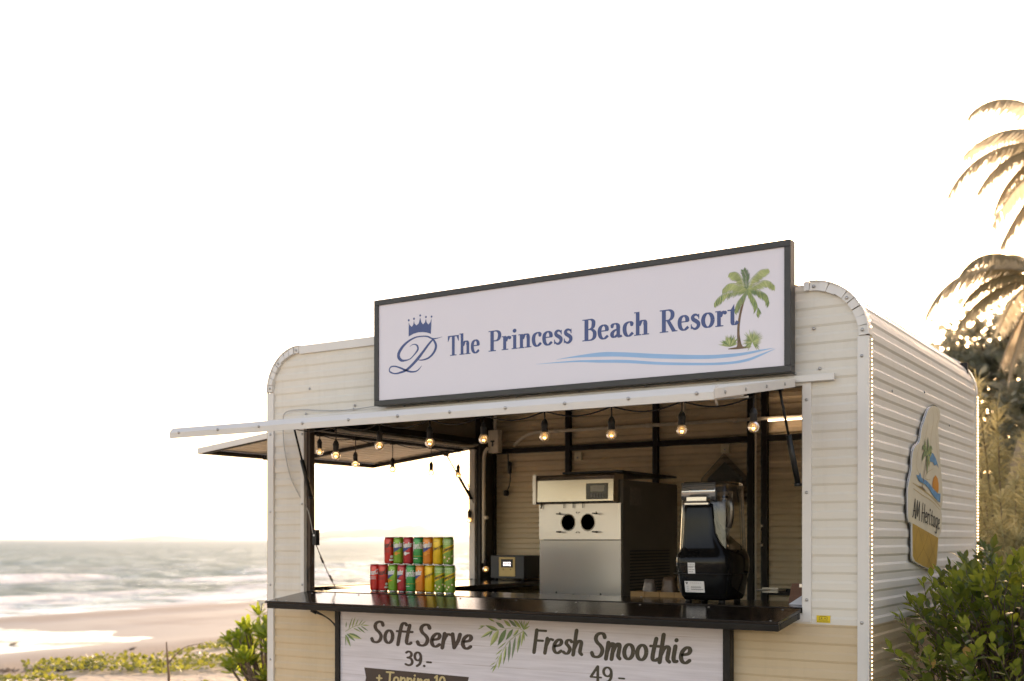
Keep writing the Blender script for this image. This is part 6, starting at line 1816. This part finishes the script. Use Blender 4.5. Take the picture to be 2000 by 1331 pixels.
# ---- coconut palms at the right
M_frond = leaf_mat("palm_leaflet", (0.19, 0.17, 0.10), (0.66, 0.58, 0.42), rough=.5, tfac=.55)
M_dead = leaf_mat("dry_palm_leaflet", (0.33, 0.27, 0.18), (0.68, 0.58, 0.42), rough=.6, tfac=.5)
M_ptrunk = mat("palm_trunk", (0.16, 0.13, 0.10), rough=.9, var=.3, scale=6, stretch=(1, 1, 5), bump=.8, bscale=10)
def palm(label, base, top, specs, seed):
    t = thing("palm_tree", label, "palm tree", base, "palm trees behind the trailer")
    rn = random.Random(seed)
    base = Vector(base); top = Vector(top)
    path = crom([base + Vector((0, 0, -.2)), base.lerp(top, .35) + Vector((.15, .1, 0)), base.lerp(top, .7) + Vector((.1, 0, 0)), top], 8)
    n = len(path)
    MB().tube(path, [.20 - .08 * i / (n - 1) + .012 * (i % 2) for i in range(n)], 12).build("trunk", M_ptrunk, t)
    for (az, el, L, droop, dead) in specs:
        mb = MB()
        d0 = Vector((math.cos(R(az)) * math.cos(R(el)), math.sin(R(az)) * math.cos(R(el)), math.sin(R(el))))
        pts = []; p = top.copy(); d = d0.copy(); steps = 18
        for i in range(steps + 1):
            pts.append(p.copy()); p = p + d * (L / steps)
            d = (d + Vector((0, 0, -droop / steps * (0.4 + 1.6 * i / steps)))).normalized()
        mb.tube(pts, [.028 * (1 - .85 * i / steps) + .003 for i in range(steps + 1)], 5, 0)
        for k in range(74):
            u = .14 + .86 * k / 73
            i = min(steps - 1, int(u * steps)); fr = u * steps - i
            q = pts[i].lerp(pts[i + 1], fr); tg = (pts[i + 1] - pts[i]).normalized()
            sd_ = tg.cross(Vector((0, 0, 1)))
            sd_ = sd_.normalized() if sd_.length > .05 else Vector((1, 0, 0))
            ll = L * .24 * (0.35 + math.sin(math.pi * min(1, .12 + .86 * u)) * .75) * rn.uniform(.85, 1.1)
            for sg in (-1, 1):
                if rn.random() < .06: continue
                dd = (sd_ * sg * .75 + tg * .55 + Vector((0, 0, -.35 - .5 * dead))).normalized()
                w = .030
                a = q; m = a + dd * ll * .5 + Vector((0, 0, -.02 * ll)); e = a + dd * ll + Vector((rn.uniform(-.03, .03), rn.uniform(-.03, .03), -.34 * ll))
                pw = tg * w * .5
                mb.add([a - pw, a + pw, m + pw * 1.1, m - pw * 1.1, e], [(0, 1, 2, 3), (3, 2, 4)], 0, True)
        mb.build("frond", M_dead if dead else M_frond, t)
    cc = MB()
    for k in range(6):
        a = k * 1.05
        cc.sphere(top + Vector((.2 * math.cos(a), .2 * math.sin(a), -.22 - .05 * (k % 2))), .11, 8)
    stuff(cc.build("coconut", mat("coconut_green", (.16, .15, .05), rough=.5), t))
def ring(n, el0, el1, L, droop, seed, dead=0):
    rn = random.Random(seed)
    return [(360 * k / n + rn.uniform(-14, 14), rn.uniform(el0, el1), L * rn.uniform(.85, 1.1), droop * rn.uniform(.8, 1.2), dead) for k in range(n)]
palm("tall coconut palm whose drooping fronds reach in at the photo's upper right", (2.2, 19.2, .5), (2.0, 18.75, 8.75), ring(7, 25, 60, 2.4, 1.7, 3) + ring(5, -10, 20, 2.2, 1.5, 4) + ring(4, -60, -35, 2.0, .8, 5, 1) + [(200, 18, 2.6, 1.7, 0), (222, 2, 2.3, 1.3, 0)], 11)
palm("shorter coconut palm with a shaggy skirt of fronds behind the trailer's right end", (2.0, 17.1, .5), (1.72, 16.8, 6.0), ring(5, 20, 60, 1.8, 1.6, 6) + ring(5, -15, 15, 1.8, 1.5, 7) + ring(7, -75, -45, 1.9, .6, 8, 1) + [(195, 25, 2.3, 2.0, 0), (215, -8, 1.9, 1.2, 0)], 12)

# ---- feathery beach-oak shrubs and the trees behind
M_cas = leaf_mat("beach_oak_needle", (0.085, 0.085, 0.025), (0.66, 0.58, 0.30), rough=.6, tfac=.55, scale=.8)
def feathery(label, c, h, rad, n, seed):
    t = thing("feathery_shrub", label, "shrub", c, "feathery shrubs behind the trailer")
    rn = random.Random(seed); c = Vector(c)
    st = MB(); nd = MB()
    for k in range(46):
        a = rn.uniform(0, 6.283); q = math.sqrt(rn.random())
        tip = c + Vector((rad * q * math.cos(a), rad * q * math.sin(a), h * (1 - .45 * q * q) * rn.uniform(.55, 1.05)))
        b = c + Vector((.12 * math.cos(a), .12 * math.sin(a), 0))
        pts = [Vector(q) for q in crom([b, b.lerp(tip, .5) + Vector((0, 0, .1)), tip], 6)]
        st.tube(pts, [.016 * (1 - .85 * i / (len(pts) - 1)) + .002 for i in range(len(pts))], 5)
        for j in range(n):
            u = rn.uniform(.2, 1.0) ** .7; i = min(len(pts) - 2, int(u * (len(pts) - 1)))
            p = pts[i].lerp(pts[i + 1], u * (len(pts) - 1) - i)
            d = Vector((rn.gauss(0, .5), rn.gauss(0, .5), rn.uniform(-.1, 1.0))).normalized()
            L = rn.uniform(.14, .34)
            e1 = p + d * L * .6; e2 = e1 + (d + Vector((0, 0, -.9))).normalized() * L * .5
            w = d.orthogonal().normalized() * .0042
            nd.add([p - w, p + w, e1 + w, e1 - w, e2], [(0, 1, 2, 3), (3, 2, 4)], 0)
    st.build("stem", M_bark, t)
    stuff(nd.build("foliage", M_cas, t))
feathery("feathery olive green shrub right behind the trailer's rear corner", (2.75, 7.0, .1), 2.35, .95, 210, 31)
feathery("taller feathery shrub with bare tips farther back beside the palms", (2.35, 9.8, .3), 3.1, 1.3, 210, 32)
M_tree = leaf_mat("far_tree_leaf", (0.055, 0.065, 0.025), (0.50, 0.47, 0.33), rough=.6, tfac=.5, scale=.3)
def big_tree(label, c, h, rad, n, seed):
    t = thing("broad_tree", label, "tree", c, "trees far behind the trailer")
    rn = random.Random(seed); c = Vector(c)
    tr = MB(); cr_ = MB()
    tr.tube(crom([c + Vector((0, 0, -.3)), c + Vector((.2, .1, h * .3)), c + Vector((.1, -.1, h * .6)), c + Vector((0, 0, h * .9))], 5), [.32 - .018 * i for i in range(16)], 9)
    cl = []
    for k in range(60):
        a = rn.uniform(0, 6.283); q = rn.random() ** .5; zz = rn.uniform(.12, 1.0)
        wz = math.sin(math.pi * min(1, .18 + .78 * zz))
        p = c + Vector((rad * q * wz * math.cos(a), rad * q * wz * math.sin(a), h * zz))
        cl.append((p, rn.uniform(.5, .95)))
        tr.tube([c + Vector((0, 0, h * zz * .6)), p], [.05, .015], 5)
    for p, s_ in cl:
        for j in range(n):
            d = Vector((rn.gauss(0, 1), rn.gauss(0, 1), rn.gauss(0, .8)))
            q = p + d * s_ * .48
            m4 = leaf_matrix(q, (rn.uniform(-1, 1), rn.uniform(-1, 1), rn.uniform(-1, .4)), (rn.uniform(-1, 1), rn.uniform(-1, 1), 1), 0, rn.uniform(.7, 1.4))
            cr_.add([m4 @ Vector(v) for v in ((-.055, 0, 0), (.055, 0, 0), (.07, .12, .01), (0, .22, -.02), (-.07, .12, .01))], [(0, 1, 2, 3, 4)], 0)
    tr.build("trunk", M_bark, t)
    stuff(cr_.build("crown", M_tree, t))
big_tree("dense grey-green tree filling the gap between trailer and palms", (-.7, 27, .5), 6.6, 3.3, 150, 41)
big_tree("lower broad tree behind the feathery shrubs at the far right", (1.6, 23, .5), 4.9, 2.6, 150, 42)
big_tree("unseen leafy tree right of the palms, added to shade the trailer side", (6.1, 11.0, .3), 6.2, 2.5, 130, 43)  # out of frame, added to cut the sky glow on the right wall
big_tree("unseen tall tree farther back right of the palms, added to shade the trailer side", (6.6, 16.5, .4), 8.5, 3.2, 130, 44)  # also unseen, keeps bright sky out of the side wall's reflection
big_tree("unseen bushy tree out to the right, added to shade the trailer side", (8.8, 4.5, .2), 6.6, 3.0, 130, 45)  # added beyond the frame edge to block sky light from the right
# ---- thatched hut roof showing behind the shrubs
hut = thing("beach_hut", "low beach hut with a pale sloping thatched roof behind the shrubs", "hut", (2.6, 17.5, .5))
hx, hy, hz = 2.9, 18.2, .5
MB().box(hx - 1.5, hx + 1.7, hy - 1.2, hy + 1.2, hz, hz + 1.75).build("wall", mat("hut_wall", (.30, .22, .14), rough=.9, var=.2, scale=4), hut)
rf = MB()
for sg in (-1, 1):
    for k in range(8):
        a0 = k / 8; a1 = (k + 1.25) / 8
        y0 = hy + sg * 1.6 * (1 - a0); y1 = hy + sg * 1.6 * (1 - min(1, a1))
        z0 = hz + 1.62 + 1.15 * a0 + .03; z1 = hz + 1.62 + 1.15 * min(1, a1) + .06
        rf.add([(hx - 1.8, y0, z0), (hx + 2.0, y0, z0), (hx + 2.0, y1, z1), (hx - 1.8, y1, z1), (hx - 1.8, y0, z0 - .07), (hx + 2.0, y0, z0 - .07), (hx + 2.0, y1, z1 - .07), (hx - 1.8, y1, z1 - .07)], [(0, 1, 2, 3), (4, 7, 6, 5), (0, 4, 5, 1), (0, 3, 7, 4), (1, 5, 6, 2), (3, 2, 6, 7)])
rf.build("roof", mat("thatch", (.36, .27, .17), rough=.95, var=.25, scale=8, stretch=(8, 1, 1), bump=.6, bscale=30), hut)

# ================================================================ SEA HAZE
hm = bpy.data.materials.new("sea_haze"); hm.use_nodes = True
hn = hm.node_tree
for n_ in list(hn.nodes):
    if n_.type == 'BSDF_PRINCIPLED': hn.nodes.remove(n_)
pv = hn.nodes.new("ShaderNodeVolumePrincipled")
pv.inputs["Color"].default_value = (0.80, 0.90, 1.0, 1)
pv.inputs["Density"].default_value = 0.00016
pv.inputs["Anisotropy"].default_value = 0.55
hn.links.new(pv.outputs[0], hn.nodes["Material Output"].inputs["Volume"])
hz_ = MB().box(-9500, 1200, -9500, 9500, SEA_Z - 4, 60).build("haze", hm)
stuff(hz_)
